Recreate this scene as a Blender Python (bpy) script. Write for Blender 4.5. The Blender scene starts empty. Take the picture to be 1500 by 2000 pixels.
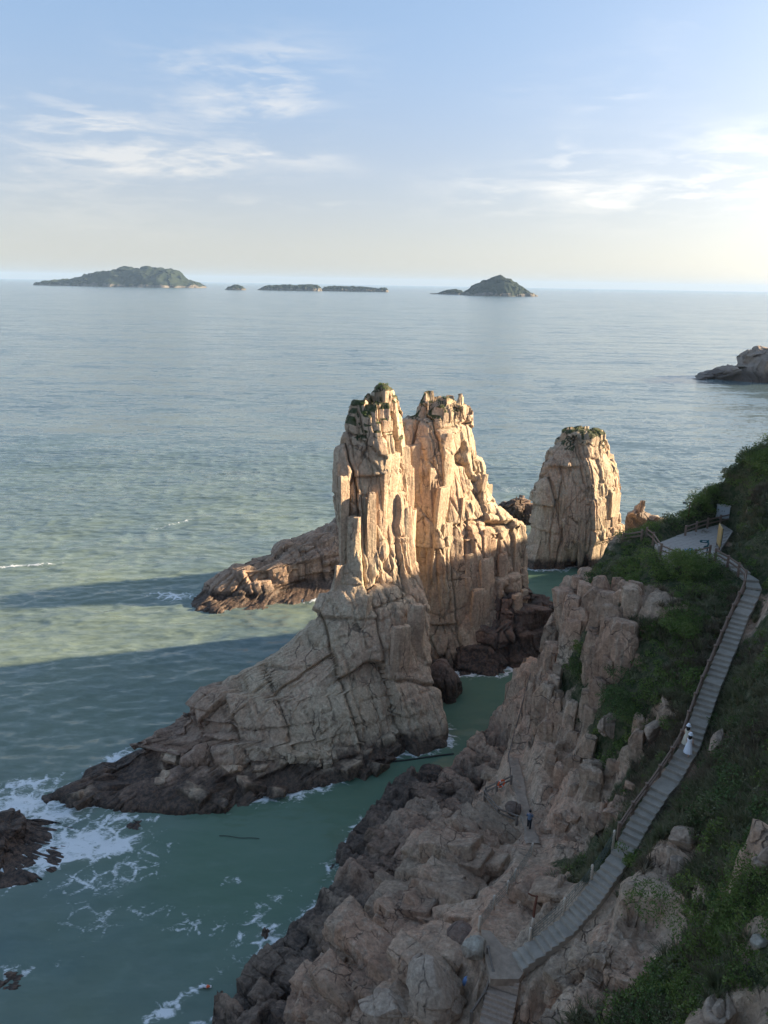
import bpy, bmesh, math
import numpy as np
from mathutils import Vector, Matrix
from mathutils.kdtree import KDTree
R = math.radians
SC = bpy.context.scene
COL = SC.collection
rng = np.random.default_rng(11)

# ------------------------------------------------------------------ camera
CAM_H = 52.0
PITCH, ROLL, FPX = R(16.56), R(0.99), 1500.0
CAM = np.array([0.0, 0.0, CAM_H])
FW = np.array([0, math.cos(PITCH), -math.sin(PITCH)])
_r = np.array([1.0, 0, 0]); _u = np.array([0, math.sin(PITCH), math.cos(PITCH)])
RT = _r * math.cos(ROLL) + _u * math.sin(ROLL)
UP = _u * math.cos(ROLL) - _r * math.sin(ROLL)
cd = bpy.data.cameras.new('camera'); cam = bpy.data.objects.new('camera', cd); COL.objects.link(cam)
cd.sensor_fit = 'VERTICAL'; cd.sensor_height = 36; cd.lens = 27.0
cd.clip_start = 0.5; cd.clip_end = 80000
cam.matrix_world = Matrix(((RT[0], UP[0], -FW[0], 0), (RT[1], UP[1], -FW[1], 0), (RT[2], UP[2], -FW[2], CAM_H), (0, 0, 0, 1)))
SC.camera = cam

# ------------------------------------------------------------------ sun, sky, exposure
SUN_AZ, SUN_EL = R(75), R(14)          # azimuth clockwise from +Y (towards +X)
SD = Vector((math.sin(SUN_AZ) * math.cos(SUN_EL), math.cos(SUN_AZ) * math.cos(SUN_EL), math.sin(SUN_EL)))
sl = bpy.data.lights.new('sun', 'SUN'); sl.energy = 4.0; sl.angle = R(0.9); sl.color = (1.0, 0.80, 0.54)
sun = bpy.data.objects.new('sun', sl); COL.objects.link(sun)
sun.rotation_euler = SD.to_track_quat('Z', 'Y').to_euler()
SC.view_settings.view_transform = 'Standard'; SC.view_settings.look = 'None'
SC.view_settings.exposure = 2.02; SC.view_settings.gamma = 1.0
SC.cycles.max_bounces = 6; SC.cycles.diffuse_bounces = 3; SC.cycles.glossy_bounces = 3
SC.cycles.volume_bounces = 0; SC.cycles.transparent_max_bounces = 8


class NT:
    """small helper for node trees"""
    def __init__(s, tree): s.t = tree; s.n = tree.nodes; s.l = tree.links
    def new(s, typ, ins=None, **kw):
        nd = s.n.new(typ)
        for k, v in kw.items(): setattr(nd, k, v)
        for k, v in (ins or {}).items(): s.set(nd.inputs[k], v)
        return nd
    def set(s, sock, v):
        if isinstance(v, bpy.types.NodeSocket): s.l.new(v, sock)
        elif isinstance(v, bpy.types.Node): s.l.new(v.outputs[0], sock)
        else:
            if sock.type == 'RGBA' and len(v) == 3: v = (*v, 1)
            sock.default_value = v
    def m(s, op, a, b=0.0, c=0.0, clamp=False):
        nd = s.n.new('ShaderNodeMath'); nd.operation = op; nd.use_clamp = clamp
        s.set(nd.inputs[0], a); s.set(nd.inputs[1], b); s.set(nd.inputs[2], c)
        return nd.outputs[0]
    def mix(s, f, a, b, blend='MIX'):
        nd = s.n.new('ShaderNodeMix'); nd.data_type = 'RGBA'; nd.blend_type = blend
        s.set(nd.inputs[0], f); s.set(nd.inputs[6], a); s.set(nd.inputs[7], b)
        return nd.outputs[2]
    def ss(s, x, a, b):                     # smoothstep a..b -> 0..1
        nd = s.n.new('ShaderNodeMapRange'); nd.interpolation_type = 'SMOOTHSTEP'
        s.set(nd.inputs[0], x); nd.inputs[1].default_value = a; nd.inputs[2].default_value = b
        return nd.outputs[0]
    def noise(s, vec, scale, detail=4, rough=0.55, dist=0.0):
        nd = s.new('ShaderNodeTexNoise', {'Vector': vec, 'Scale': scale, 'Detail': detail, 'Roughness': rough, 'Distortion': dist})
        return nd.outputs[0]
    def mapv(s, vec, scale=(1, 1, 1), rot=(0, 0, 0), loc=(0, 0, 0)):
        return s.new('ShaderNodeMapping', {'Vector': vec, 'Scale': scale, 'Rotation': rot, 'Location': loc}).outputs[0]


world = bpy.data.worlds.new('World'); SC.world = world; world.use_nodes = True
w = NT(world.node_tree); w.n.clear()
sky = w.new('ShaderNodeTexSky', sky_type='NISHITA', sun_disc=False, sun_elevation=SUN_EL, sun_rotation=SUN_AZ,
            altitude=50, air_density=0.62, dust_density=0.6, ozone_density=3.5)
geo = w.new('ShaderNodeTexCoord').outputs['Generated']
sx = w.new('ShaderNodeSeparateXYZ', {0: geo})
el = w.m('ARCSINE', sx.outputs[2]); az = w.m('ARCTAN2', sx.outputs[0], sx.outputs[1])
def px_dir(u, v):
    d = FW + RT * (u - 750) / FPX + UP * (1000 - v) / FPX
    d = d / np.linalg.norm(d)
    return math.atan2(d[0], d[1]), math.asin(d[2])
# cirrus: high streaky cloud sheet over the whole sky, with the bigger wisps where they stand
ev = w.new('ShaderNodeCombineXYZ', {0: az, 1: el, 2: 0.0}).outputs[0]
wob = w.noise(w.mapv(ev, (3, 8, 1)), 2.0, 3)
wisp = w.noise(w.mapv(ev, (5.5, 22, 1), (0, 0, R(-9)), (3.1, 1.7, 0)), 1.0, 5, 0.62, 0.55)
fine = w.noise(w.mapv(ev, (10, 60, 1), (0, 0, R(-14)), (0.3, 4.7, 0)), 1.0, 4, 0.62, 0.4)
broad = w.noise(w.mapv(ev, (2.2, 7, 1), (0, 0, 0), (9.1, 2.2, 0)), 1.0, 3, 0.5)
mask = w.m('MULTIPLY', w.ss(broad, 0.54, 0.78), 0.36)
for (u, v, ru, rv, k, sl_) in ((505, 160, 130, 50, 1.1, -10), (540, 210, 60, 40, .6, -20), (255, 262, 130, 24, 1.05, 14), (60, 245, 170, 50, .5, 10), (270, 325, 150, 15, .8, 3),
                          (575, 312, 90, 18, .8, 4), (440, 303, 60, 14, .7, 0), (560, 396, 190, 9, .6, 1), (950, 372, 90, 28, .7, 4), (1112, 318, 62, 38, .95, 5),
                          (1400, 335, 190, 55, .8, -5), (1250, 385, 230, 22, .6, -3), (1205, 190, 55, 9, .6, -12), (90, 370, 260, 50, .32, 5), (330, 110, 80, 26, .4, 10)):
    a0, e0 = px_dir(u, v); t = R(-sl_)
    da = w.m('SUBTRACT', az, a0); de = w.m('SUBTRACT', el, e0)
    xx = w.m('ADD', w.m('MULTIPLY', da, math.cos(t) / (ru / FPX)), w.m('MULTIPLY', de, math.sin(t) / (ru / FPX)))
    yy = w.m('ADD', w.m('MULTIPLY', da, -math.sin(t) / (rv / FPX)), w.m('MULTIPLY', de, math.cos(t) / (rv / FPX)))
    q = w.m('ADD', w.m('MULTIPLY', xx, xx), w.m('MULTIPLY', yy, yy))
    g = w.m('MULTIPLY', w.m('EXPONENT', w.m('MULTIPLY', q, -0.9)), k)
    mask = w.m('ADD', mask, g)
body = w.m('ADD', w.m('MULTIPLY', w.ss(wisp, 0.45, 0.66), 0.8), w.m('MULTIPLY', w.ss(fine, 0.45, 0.64), 0.55))
cl = w.m('MULTIPLY', w.m('MULTIPLY', mask, body), w.ss(el, 0.0, 0.06), clamp=True)
cl = w.m('MULTIPLY', cl, 0.85)
skyc = sky.outputs[0]
bw = w.new('ShaderNodeRGBToBW', {0: skyc}).outputs[0]
mist_fill = w.m('ADD', w.m('MULTIPLY', w.m('EXPONENT', w.m('MULTIPLY', w.m('MAXIMUM', el, 0.0), -4.0)), .5), .42)      # pale sea haze at the horizon, all round; overhead part added to brighten shade
skyc = w.mix(mist_fill, skyc, w.mix(.58, w.mix(1.0, (.74, .70, .64), bw, 'MULTIPLY'), w.mix(w.ss(el, 0.02, .32), (1.9, 1.86, 1.78), (1.75, 2.8, 4.3))))
sdot = w.new('ShaderNodeVectorMath', {0: geo, 1: tuple(SD)}, operation='DOT_PRODUCT').outputs['Value']
sang = w.m('ARCCOSINE', w.m('MINIMUM', sdot, .9999))
glow = w.m('MULTIPLY', w.m('EXPONENT', w.m('MULTIPLY', w.m('MULTIPLY', sang, sang), -2.8)), 6.5)       # hazy bright sky round the low sun
glow = w.m('MULTIPLY', glow, w.m('EXPONENT', w.m('MULTIPLY', w.m('ABSOLUTE', w.m('SUBTRACT', el, .12)), -2.2)))
skyc = w.mix(1.0, skyc, w.mix(1.0, (1.0, .82, .52), w.new('ShaderNodeCombineColor', {0: glow, 1: glow, 2: glow}).outputs[0], 'MULTIPLY'), 'ADD')
bw = w.new('ShaderNodeRGBToBW', {0: skyc}).outputs[0]
cloudc = w.mix(0.45, w.mix(1.0, (1.0, 0.97, 0.93), bw, 'MULTIPLY'), skyc)
cloudc = w.mix(1.0, cloudc, (1.5, 1.47, 1.42), 'MULTIPLY')
bgc = w.mix(1.0, w.mix(cl, skyc, cloudc), (1.045, 1.0, .92), 'MULTIPLY')
bg = w.new('ShaderNodeBackground', {'Color': bgc, 'Strength': 0.075})
w.l.new(bg.outputs[0], w.new('ShaderNodeOutputWorld').inputs[0])
world.cycles.sampling_method = 'MANUAL'; world.cycles.sample_map_resolution = 512


# ------------------------------------------------------------------ picture <-> place
def ray(u, v): return FW + RT * ((u - 750) / FPX) + UP * ((1000 - v) / FPX)
def P(u, v, z):
    d = ray(u, v); t = (z - CAM_H) / d[2]; return CAM + d * t
def PY(u, v, Y):
    d = ray(u, v); return CAM + d * (Y / d[1])

# ------------------------------------------------------------------ numpy noise
def _h(ix, iy, iz, s):
    with np.errstate(over='ignore'):
        x = (ix.astype(np.uint32) * np.uint32(374761393) + iy.astype(np.uint32) * np.uint32(668265263)
             + iz.astype(np.uint32) * np.uint32(2147483647 - 58) + np.uint32((s * 974711 + 12345) & 0xffffffff))
        x = (x ^ (x >> np.uint32(13))) * np.uint32(1274126177)
        x = (x ^ (x >> np.uint32(16))) * np.uint32(2246822519)
        x = x ^ (x >> np.uint32(15))
    return (x & np.uint32(0xffffff)).astype(np.float32) / np.float32(0x1000000)
def vnoise(p, s=0):
    i = np.floor(p).astype(np.int64); f = (p - i).astype(np.float32); f = f * f * f * (f * (f * 6 - 15) + 10)
    o = 0
    for dx in (0, 1):
        wx = f[:, 0] if dx else 1 - f[:, 0]
        for dy in (0, 1):
            wy = f[:, 1] if dy else 1 - f[:, 1]
            for dz in (0, 1):
                wz = f[:, 2] if dz else 1 - f[:, 2]
                o = o + wx * wy * wz * _h(i[:, 0] + dx, i[:, 1] + dy, i[:, 2] + dz, s)
    return o * 2 - 1
def fbm(p, s=0, o=4, g=0.5):
    a, t = 1.0, 0
    for k in range(o):
        t = t + a * vnoise(p * 2.0 ** k + 17.3 * k, s + k); a *= g
    return t
def worley(p, s=0, flat=False):
    """F1, F2, random of the nearest cell, vector to its centre"""
    i = np.floor(p).astype(np.int64); n = len(p)
    F1 = np.full(n, 9.0, np.float32); F2 = F1.copy(); cid = np.zeros(n, np.float32); off = np.zeros((n, 3), np.float32); rr = np.zeros((n, 2), np.float32)
    for dx in (-1, 0, 1):
        for dy in (-1, 0, 1):
            for dz in ((0,) if flat else (-1, 0, 1)):
                a, b, c = i[:, 0] + dx, i[:, 1] + dy, i[:, 2] + dz
                q = np.stack([a + .1 + .8 * _h(a, b, c, s), b + .1 + .8 * _h(a, b, c, s + 1), (c + .1 + .8 * _h(a, b, c, s + 2)) if not flat else p[:, 2]], 1) - p
                d = np.sqrt((q * q).sum(1)).astype(np.float32)
                nr = d < F1
                F2 = np.where(nr, F1, np.minimum(F2, d)); F1 = np.where(nr, d, F1)
                cid = np.where(nr, _h(a, b, c, s + 3), cid); off[nr] = q[nr]
                rr[nr, 0] = (_h(a, b, c, s + 4) - .5)[nr]; rr[nr, 1] = (_h(a, b, c, s + 5) - .5)[nr]
    return F1, F2, cid, off, rr
def sstep(x, a, b):
    t = np.clip((x - a) / (b - a), 0, 1); return t * t * (3 - 2 * t)
def rotxy(p, ang):
    c, s = math.cos(ang), math.sin(ang)
    return np.stack([p[:, 0] * c - p[:, 1] * s, p[:, 0] * s + p[:, 1] * c, p[:, 2]], 1)

# ------------------------------------------------------------------ mesh helpers
def tag(o, label=None, cat=None, group=None, kind=None):
    if label: o['label'] = label
    if cat: o['category'] = cat
    if group: o['group'] = group
    if kind: o['kind'] = kind
    return o
def mesh_np(name, V, F, mat, parent=None, smooth=False, attrs=None):
    """V (n,3), F (m,k) with k=3 or 4"""
    V = np.asarray(V, np.float32); F = np.asarray(F, np.int32); k = F.shape[1]
    me = bpy.data.meshes.new(name)
    me.vertices.add(len(V)); me.vertices.foreach_set('co', V.ravel())
    me.loops.add(F.size); me.loops.foreach_set('vertex_index', F.ravel())
    me.polygons.add(len(F)); me.polygons.foreach_set('loop_start', np.arange(0, F.size, k, dtype=np.int32))
    me.polygons.foreach_set('loop_total', np.full(len(F), k, np.int32))
    if smooth: me.polygons.foreach_set('use_smooth', np.ones(len(F), bool))
    me.update(calc_edges=True)
    for a, val in (attrs or {}).items():
        at = me.attributes.new(a, 'FLOAT', 'POINT'); at.data.foreach_set('value', np.asarray(val, np.float32))
    me.materials.append(mat)
    o = bpy.data.objects.new(name, me); COL.objects.link(o); o.parent = parent
    return o
def mesh_bm(name, bm, mat, parent=None, smooth=False):
    me = bpy.data.meshes.new(name); bm.normal_update(); bm.to_mesh(me); bm.free(); me.materials.append(mat)
    if smooth:
        for p_ in me.polygons: p_.use_smooth = True
    o = bpy.data.objects.new(name, me); COL.objects.link(o); o.parent = parent
    return o
def empty(name, loc):
    o = bpy.data.objects.new(name, None); o.location = loc; o.empty_display_size = .3; COL.objects.link(o); return o
def grid_faces(nr, nc, wrap=False):
    r = np.arange(nr - 1)[:, None]; c = np.arange(nc if wrap else nc - 1)[None, :]; c2 = (c + 1) % nc
    return np.stack([r * nc + c, r * nc + c2, (r + 1) * nc + c2, (r + 1) * nc + c], -1).reshape(-1, 4)
def grid_normals(G, wrap=False):
    du = (np.roll(G, -1, 1) - np.roll(G, 1, 1)) if wrap else np.gradient(G, axis=1)
    dv = np.gradient(G, axis=0)
    n = np.cross(du, dv); n /= np.linalg.norm(n, axis=2, keepdims=True) + 1e-9
    return n

# ------------------------------------------------------------------ materials
def new_mat(name):
    m = bpy.data.materials.new(name); m.use_nodes = True; t = NT(m.node_tree); t.n.clear()
    b = t.new('ShaderNodeBsdfPrincipled'); o = t.new('ShaderNodeOutputMaterial'); t.l.new(b.outputs[0], o.inputs[0])
    return m, t, b
def rock_mat(name, c1, c2, c3, wet=3.0, bump=0.35, veg=True, lichen=False, joint=(.5, .5, .07), streak=(2.2, 2.2, .16)):
    m, t, b = new_mat(name)
    pos = t.new('ShaderNodeNewGeometry').outputs['Position']
    z = t.new('ShaderNodeSeparateXYZ', {0: pos}).outputs[2]
    nb = t.noise(pos, .13, 5, .6); ns = t.noise(t.mapv(pos, streak), 1.0, 5, .68, .15); nf = t.noise(pos, 2.6, 5, .68); ng = t.noise(pos, 6.0, 4, .68)
    col = t.mix(t.ss(nb, .38, .62), c1, c2)
    ru = t.new('ShaderNodeAttribute', attribute_name='ruddy').outputs['Fac']
    col = t.mix(t.m('MULTIPLY', t.ss(ns, .48, .7), .75), col, c3)
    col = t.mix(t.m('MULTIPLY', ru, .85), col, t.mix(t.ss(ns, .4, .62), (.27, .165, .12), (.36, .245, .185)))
    col = t.mix(t.m('MULTIPLY', t.ss(t.noise(pos, .33, 5, .6, .6), .55, .72), .5), col, (.33, .19, .115))      # iron stain
    dk = t.m('MULTIPLY', t.ss(t.noise(t.mapv(pos, (.9, .9, .09), (0, 0, .4), (5, 3, 1)), 1.0, 5, .65, .7), .56, .72), .6)
    col = t.mix(dk, col, (.085, .07, .06))                                                                     # dark lichen streaks
    gr = t.m('ADD', t.m('ADD', t.m('MULTIPLY', nf, 1.5), t.m('MULTIPLY', ng, .9)), -.17)
    gr = t.m('MINIMUM', t.m('MAXIMUM', gr, .3), 1.7)
    col = t.mix(1.0, col, t.new('ShaderNodeCombineColor', {0: gr, 1: gr, 2: gr}).outputs[0], 'MULTIPLY')
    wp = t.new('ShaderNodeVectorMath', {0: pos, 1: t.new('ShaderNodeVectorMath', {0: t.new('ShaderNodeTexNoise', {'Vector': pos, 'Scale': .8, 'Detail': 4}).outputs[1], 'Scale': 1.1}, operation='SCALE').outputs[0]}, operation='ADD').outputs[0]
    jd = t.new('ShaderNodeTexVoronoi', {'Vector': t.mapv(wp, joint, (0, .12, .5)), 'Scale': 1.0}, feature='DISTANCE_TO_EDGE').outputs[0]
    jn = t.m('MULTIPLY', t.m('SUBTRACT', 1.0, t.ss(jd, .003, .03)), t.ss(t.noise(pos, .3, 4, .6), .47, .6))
    col = t.mix(t.m('MULTIPLY', jn, .7), col, (.06, .045, .035))                                                  # dark lines along the joints
    col = t.mix(t.m('MULTIPLY', t.ss(t.noise(pos, .55, 5, .65, .8), .54, .66), .38), col, (.19, .135, .10))      # brown weathering rind
    wl = t.m('ADD', z, t.m('MULTIPLY', t.m('SUBTRACT', t.noise(pos, .35, 4, .6), .5), -5.0))
    wetf = t.m('SUBTRACT', 1.0, t.ss(wl, wet * .45, wet * 1.15))
    wc = t.mix(t.ss(nf, .42, .62), (.04, .028, .022), (.13, .08, .055))
    col = t.mix(t.m('MULTIPLY', wetf, .92), col, wc)                                                            # tide and splash band
    lich = t.m('MULTIPLY', t.m('SUBTRACT', 1.0, t.ss(wl, wet * 1.1, wet * 2.0)), .5 if lichen else 0.0)
    col = t.mix(lich, col, t.mix(t.ss(nf, .4, .6), (.10, .075, .06), (.19, .145, .115)))                         # weathered dark zone above the tide line
    if veg:
        at = t.new('ShaderNodeAttribute', attribute_name='veg').outputs['Fac']
        vm = t.ss(t.m('ADD', at, t.m('MULTIPLY', t.m('SUBTRACT', t.noise(pos, .9, 5, .7), .5), .9)), .42, .62)
        gc = t.mix(t.ss(t.noise(pos, 1.7, 4, .7), .4, .6), (.035, .05, .016), (.10, .095, .05))
        col = t.mix(vm, col, gc)
    orr = t.m('ADD', .74, t.m('MULTIPLY', t.new('ShaderNodeObjectInfo').outputs['Random'], .46))
    col = t.mix(1.0, col, t.new('ShaderNodeCombineColor', {0: orr, 1: orr, 2: orr}).outputs[0], 'MULTIPLY') if lichen else col
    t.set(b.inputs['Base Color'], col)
    t.set(b.inputs['Roughness'], t.m('SUBTRACT', .92, t.m('MULTIPLY', wetf, .38)))
    b.inputs['Specular IOR Level'].default_value = .35
    hb = t.m('ADD', t.m('MULTIPLY', nf, .6), t.m('ADD', t.m('MULTIPLY', ns, .55), t.m('MULTIPLY', ng, .3)))
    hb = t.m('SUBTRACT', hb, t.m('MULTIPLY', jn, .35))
    bp = t.new('ShaderNodeBump', {'Height': hb, 'Strength': .9, 'Distance': bump})
    t.l.new(bp.outputs[0], b.inputs['Normal'])
    return m
def plain_mat(name, c, rough=.8, var=.25, scale=6, metal=0.0, bump=0.0, stretch=(1, 1, 1)):
    m, t, b = new_mat(name)
    pos = t.new('ShaderNodeTexCoord').outputs['Object']
    n = t.noise(t.mapv(pos, stretch), scale, 5, .6)
    f = t.m('ADD', t.m('MULTIPLY', n, 2 * var), 1 - var)
    t.set(b.inputs['Base Color'], t.mix(1.0, c, t.new('ShaderNodeCombineColor', {0: f, 1: f, 2: f}).outputs[0], 'MULTIPLY'))
    b.inputs['Roughness'].default_value = rough; b.inputs['Metallic'].default_value = metal
    if bump:
        t.l.new(t.new('ShaderNodeBump', {'Height': n, 'Distance': bump}).outputs[0], b.inputs['Normal'])
    return m
def leaf_mat(name, c1, c2, c3, scale=.8):
    m, t, b = new_mat(name)
    pos = t.new('ShaderNodeNewGeometry')
    rnd = pos.outputs['Random Per Island']; p_ = pos.outputs['Position']
    col = t.mix(t.ss(t.noise(p_, scale, 4, .6), .38, .62), c1, c2)
    col = t.mix(t.m('MULTIPLY', t.ss(rnd, .62, 1.0), .8), col, c3)
    t.set(b.inputs['Base Color'], col); b.inputs['Roughness'].default_value = .6; b.inputs['Specular IOR Level'].default_value = .3
    tr = t.new('ShaderNodeBsdfTranslucent', {'Color': col})
    mx = t.new('ShaderNodeMixShader', {0: .32}); t.l.new(b.outputs[0], mx.inputs[1]); t.l.new(tr.outputs[0], mx.inputs[2])
    out = [n_ for n_ in t.n if n_.type == 'OUTPUT_MATERIAL'][0]; t.l.new(mx.outputs[0], out.inputs[0])
    return m
M = {}
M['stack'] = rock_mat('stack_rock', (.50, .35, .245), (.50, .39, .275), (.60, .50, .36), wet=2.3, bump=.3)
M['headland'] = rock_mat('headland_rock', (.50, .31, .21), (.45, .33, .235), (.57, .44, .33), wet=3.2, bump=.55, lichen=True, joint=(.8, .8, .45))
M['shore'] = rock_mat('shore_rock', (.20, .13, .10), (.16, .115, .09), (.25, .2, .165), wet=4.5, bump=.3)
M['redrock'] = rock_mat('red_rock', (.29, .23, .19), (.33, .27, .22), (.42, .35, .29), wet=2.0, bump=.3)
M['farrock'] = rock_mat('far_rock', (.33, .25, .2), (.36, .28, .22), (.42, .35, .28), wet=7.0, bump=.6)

# ------------------------------------------------------------------ rock surfaces
PLANTED = []                            # ledges of the stacks where plants cling
WATERLINE = []                          # points where rock meets the sea, for the foam
def ivals(x, s, k=0):
    """irregular 1-D joints of mean spacing 1: cell number, place in the cell -.5...5, distance to the nearer joint"""
    k = np.zeros(len(x), np.int64) if isinstance(k, int) else k
    c = np.floor(x).astype(np.int64)
    def bd(i): return i + .94 * (_h(i, k, 0 * i, s) - .5)
    c = np.where(x < bd(c), c - 1, np.where(x >= bd(c + 1), c + 1, c))
    lo, hi = bd(c), bd(c + 1)
    return c, (x - lo) / (hi - lo) - .5, np.minimum(x - lo, hi - x)
def blocks(p, wa, wb, wz, s, flat=False):
    """rectangular jointing: random of the block, place in it, distance to the nearest joint (m)"""
    ia, fa, ea = ivals(p[:, 0] / wa, s)
    ib, fb, eb = ivals(p[:, 1] / wb + 7.3 * _h(ia, 0 * ia, 0 * ia, s + 1), s + 2, ia)
    e = np.minimum(ea * wa, eb * wb)
    if flat: iz, fz = 0 * ia, 0 * fa
    else:
        kk = ia * 131 + ib
        iz, fz, ez = ivals(p[:, 2] / wz + 5.7 * _h(ia, ib, 0 * ia, s + 3), s + 4, kk); e = np.minimum(e, ez * wz * 1.3)
    r = [_h(ia, ib, iz, s + 10 + j) - .5 for j in range(4)]
    return r, fa, fb, fz, e
def rock_disp(p, s, amp=1.0, size=1.0, ang=.5, tall=3.2, cyf=1.0):
    """jointed rock: flat-faced slabs, open joints and grain, in metres along the surface normal"""
    q = p + .13 * size * np.stack([fbm(p / (1.8 * size), s + 50, 2), fbm(p / (1.8 * size), s + 51, 2), vnoise(p / (2.4 * size), s + 52)], 1)
    q = rotxy(q, ang) / size
    q[:, 0] += .05 * q[:, 2] + .35 * vnoise(q / 9.0, s + 53); q[:, 1] -= .04 * q[:, 2]
    D = np.zeros(len(p))
    m2 = .4 + .75 * sstep(fbm(q / np.array([5, 5, 8]), s + 60, 2), -.35, .45); m3 = .3 + .9 * sstep(fbm(q / 3.0 + 31, s + 61, 2), -.3, .4)
    for k, (cx, cy, cz, a, tl, ck, mk) in enumerate(((5.4, 3.0, 4.2 * tall, 2.0, .3, .95, 1.0), (2.1, 1.4, 2.4 * tall, .62, .55, .42, m2), (.8, .6, .6 * tall, .2, .7, .12, m3))):
        r, fa, fb, fz, e = blocks(q, cx, cy * cyf, cz, s + 20 * k)
        D += mk * (a * (r[0] + tl * (fa * r[1] * 2 + fb * r[2] * 2 + fz * r[3] * 1.5)) - ck * np.exp(-(e / .09) ** 1.5))
    # oblique breaks across the slabs
    qt = np.stack([q[:, 0] * .8 + q[:, 2] * .45, q[:, 1], q[:, 2] * .8 - q[:, 0] * .5], 1)
    F1, F2, cid, off, rr = worley(qt / np.array([4.5, 4.5 * min(cyf, 2), 7.5]), s + 7)
    D += .36 * ((cid - .5) + .55 * (off[:, 0] * rr[:, 0] * 2 + off[:, 2] * rr[:, 1] * 2)) - .25 * np.exp(-((F2 - F1) / .02) ** 1.2)
    D += .06 * fbm(q * np.array([1.2, 1.2, .6]), s + 90, 4)
    return D * amp * size
def curve(pts):
    """[(u, v, Y or 'w')] -> array z,x,y sorted by z ('w': on the water)"""
    o = []
    for u, v, Y in pts:
        q = P(u, v, 0.0) if Y == 'w' else PY(u, v, Y)
        o.append((q[2], q[0], q[1]))
    o.sort(); return np.array(o)
def tab(rows, z): rows = np.array(rows, float); return np.interp(z, rows[:, 0], rows[:, 1])
SEC = [(-1, -.35), (-.97, .2), (-.62, .8), (-.18, 1.0), (.42, .93), (.93, .62), (1, -.1), (.85, -.75), (.2, -1), (-.55, -.9)]
def u_of(X, Y, z):
    d = X * FW[0] + Y * FW[1] + (z - CAM_H) * FW[2]
    return (X * RT[0] + Y * RT[1] + (z - CAM_H) * RT[2]) / d
def loft(name, left, right, tf, tb, mat, nth=420, dz=.2, sec=SEC, amp=1.0, size=1.0, seed=1, ang=.5, jag=2.0, tall=3.2, zb=-2.0, vegz=None, label=None, cat='rock', foam=True, inset=.2, cyf=1.0, ledge=0.0, ruddy=None):
    Lc, Rc = curve(left), curve(right)
    zt = max(Lc[-1, 0], Rc[-1, 0])
    zs = np.arange(zb, zt, dz); nz = len(zs)
    def ev(c): return np.stack([np.interp(zs, c[:, 0], c[:, 1]), np.interp(zs, c[:, 0], c[:, 2])], 1)
    L, Rr = ev(Lc), ev(Rc)
    if ledge:
        hz_ = _h(np.floor(zs / 1.25).astype(np.int64), np.zeros(nz, np.int64), np.zeros(nz, np.int64), seed) - .5
        L = L + (Rr - L) / np.linalg.norm(Rr - L, axis=1, keepdims=True) * (ledge * hz_ * (1 - sstep(zs, 9, 13)) * (zs > .8))[:, None]
    F_, B_ = tab(tf, zs), tab(tb, zs)
    pg = np.array(list(sec) + [sec[0]], float); sg = np.r_[0, np.cumsum(np.linalg.norm(np.diff(pg, axis=0), axis=1))]
    tt = np.linspace(0, sg[-1], nth, endpoint=False); cx = np.interp(tt, sg, pg[:, 0]); sy = np.interp(tt, sg, pg[:, 1])
    Mid = (L + Rr) / 2; A = (Rr - L) / 2
    Nn = np.stack([A[:, 1], -A[:, 0]], 1); Nn /= np.linalg.norm(Nn, axis=1, keepdims=True) + 1e-9
    th_ = np.where(sy[None, :] > 0, F_[:, None], B_[:, None]) * sy[None, :]
    XY = Mid[:, None, :] + A[:, None, :] * cx[None, :, None] + Nn[:, None, :] * th_[:, :, None]
    # fit each level to the outline that the rock shows
    Zg = np.broadcast_to(zs[:, None], XY.shape[:2])
    for _ in range(3):
        uu_ = u_of(XY[:, :, 0], XY[:, :, 1], Zg); iL, iR = uu_.argmin(1), uu_.argmax(1); rw = np.arange(nz)
        dep = Mid[:, 1] * FW[1] + (zs - CAM_H) * FW[2]; m_ = inset * amp * size / dep
        uL, uR = u_of(L[:, 0], L[:, 1], zs) + m_, u_of(Rr[:, 0], Rr[:, 1], zs) - m_
        bad = uR - uL < .3 * m_; mid_ = (uL + uR) / 2; uL = np.where(bad, mid_ - .15 * m_, uL); uR = np.where(bad, mid_ + .15 * m_, uR)
        aL, aR = uu_[rw, iL], uu_[rw, iR]; k_ = (uR - uL) / np.maximum(aR - aL, 1e-6)
        XY[:, :, 0] += ((uL[:, None] + (uu_ - aL[:, None]) * k_[:, None]) - uu_) * (XY[:, :, 1] * FW[1] + (Zg - CAM_H) * FW[2])
    G = np.concatenate([XY, np.broadcast_to(zs[:, None, None], (nz, nth, 1))], 2)
    # cap
    caps = []
    top = G[-1]; cen = top.mean(0)
    for k in range(1, 9):
        f = 1 - k / 8.0
        r_ = cen + (top - cen) * f; r_[:, 2] = zt + .5 * size * math.sin(k / 8 * math.pi / 2); caps.append(r_)
    G = np.concatenate([G, np.array(caps)], 0)
    N = grid_normals(G, True)
    # make sure normals point out
    cen_row = G.mean(1, keepdims=True)
    if ((G - cen_row) * N)[: nz].sum() < 0: N = -N
    sh = G.shape; p = G.reshape(-1, 3); n = N.reshape(-1, 3)
    D = rock_disp(p, seed, amp, size, ang, tall, cyf)
    n2 = n.copy(); n2[:, 2] *= .5
    p2 = p + n2 * D[:, None]
    # uneven skyline: columns stop at different heights
    if jag:
        F1, F2, cid, off, rr = worley(rotxy(p, ang) / (np.array([2.6, 1.7, 1]) * size), seed + 31, flat=True)
        # local height of the ridge under which this column stands
        drop = jag * cid * np.exp(-np.maximum(zt - p[:, 2], 0) / (3.0 * size))
        p2[:, 2] -= drop
    Gf = p2.reshape(sh)
    veg = np.zeros(len(p2))
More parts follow.
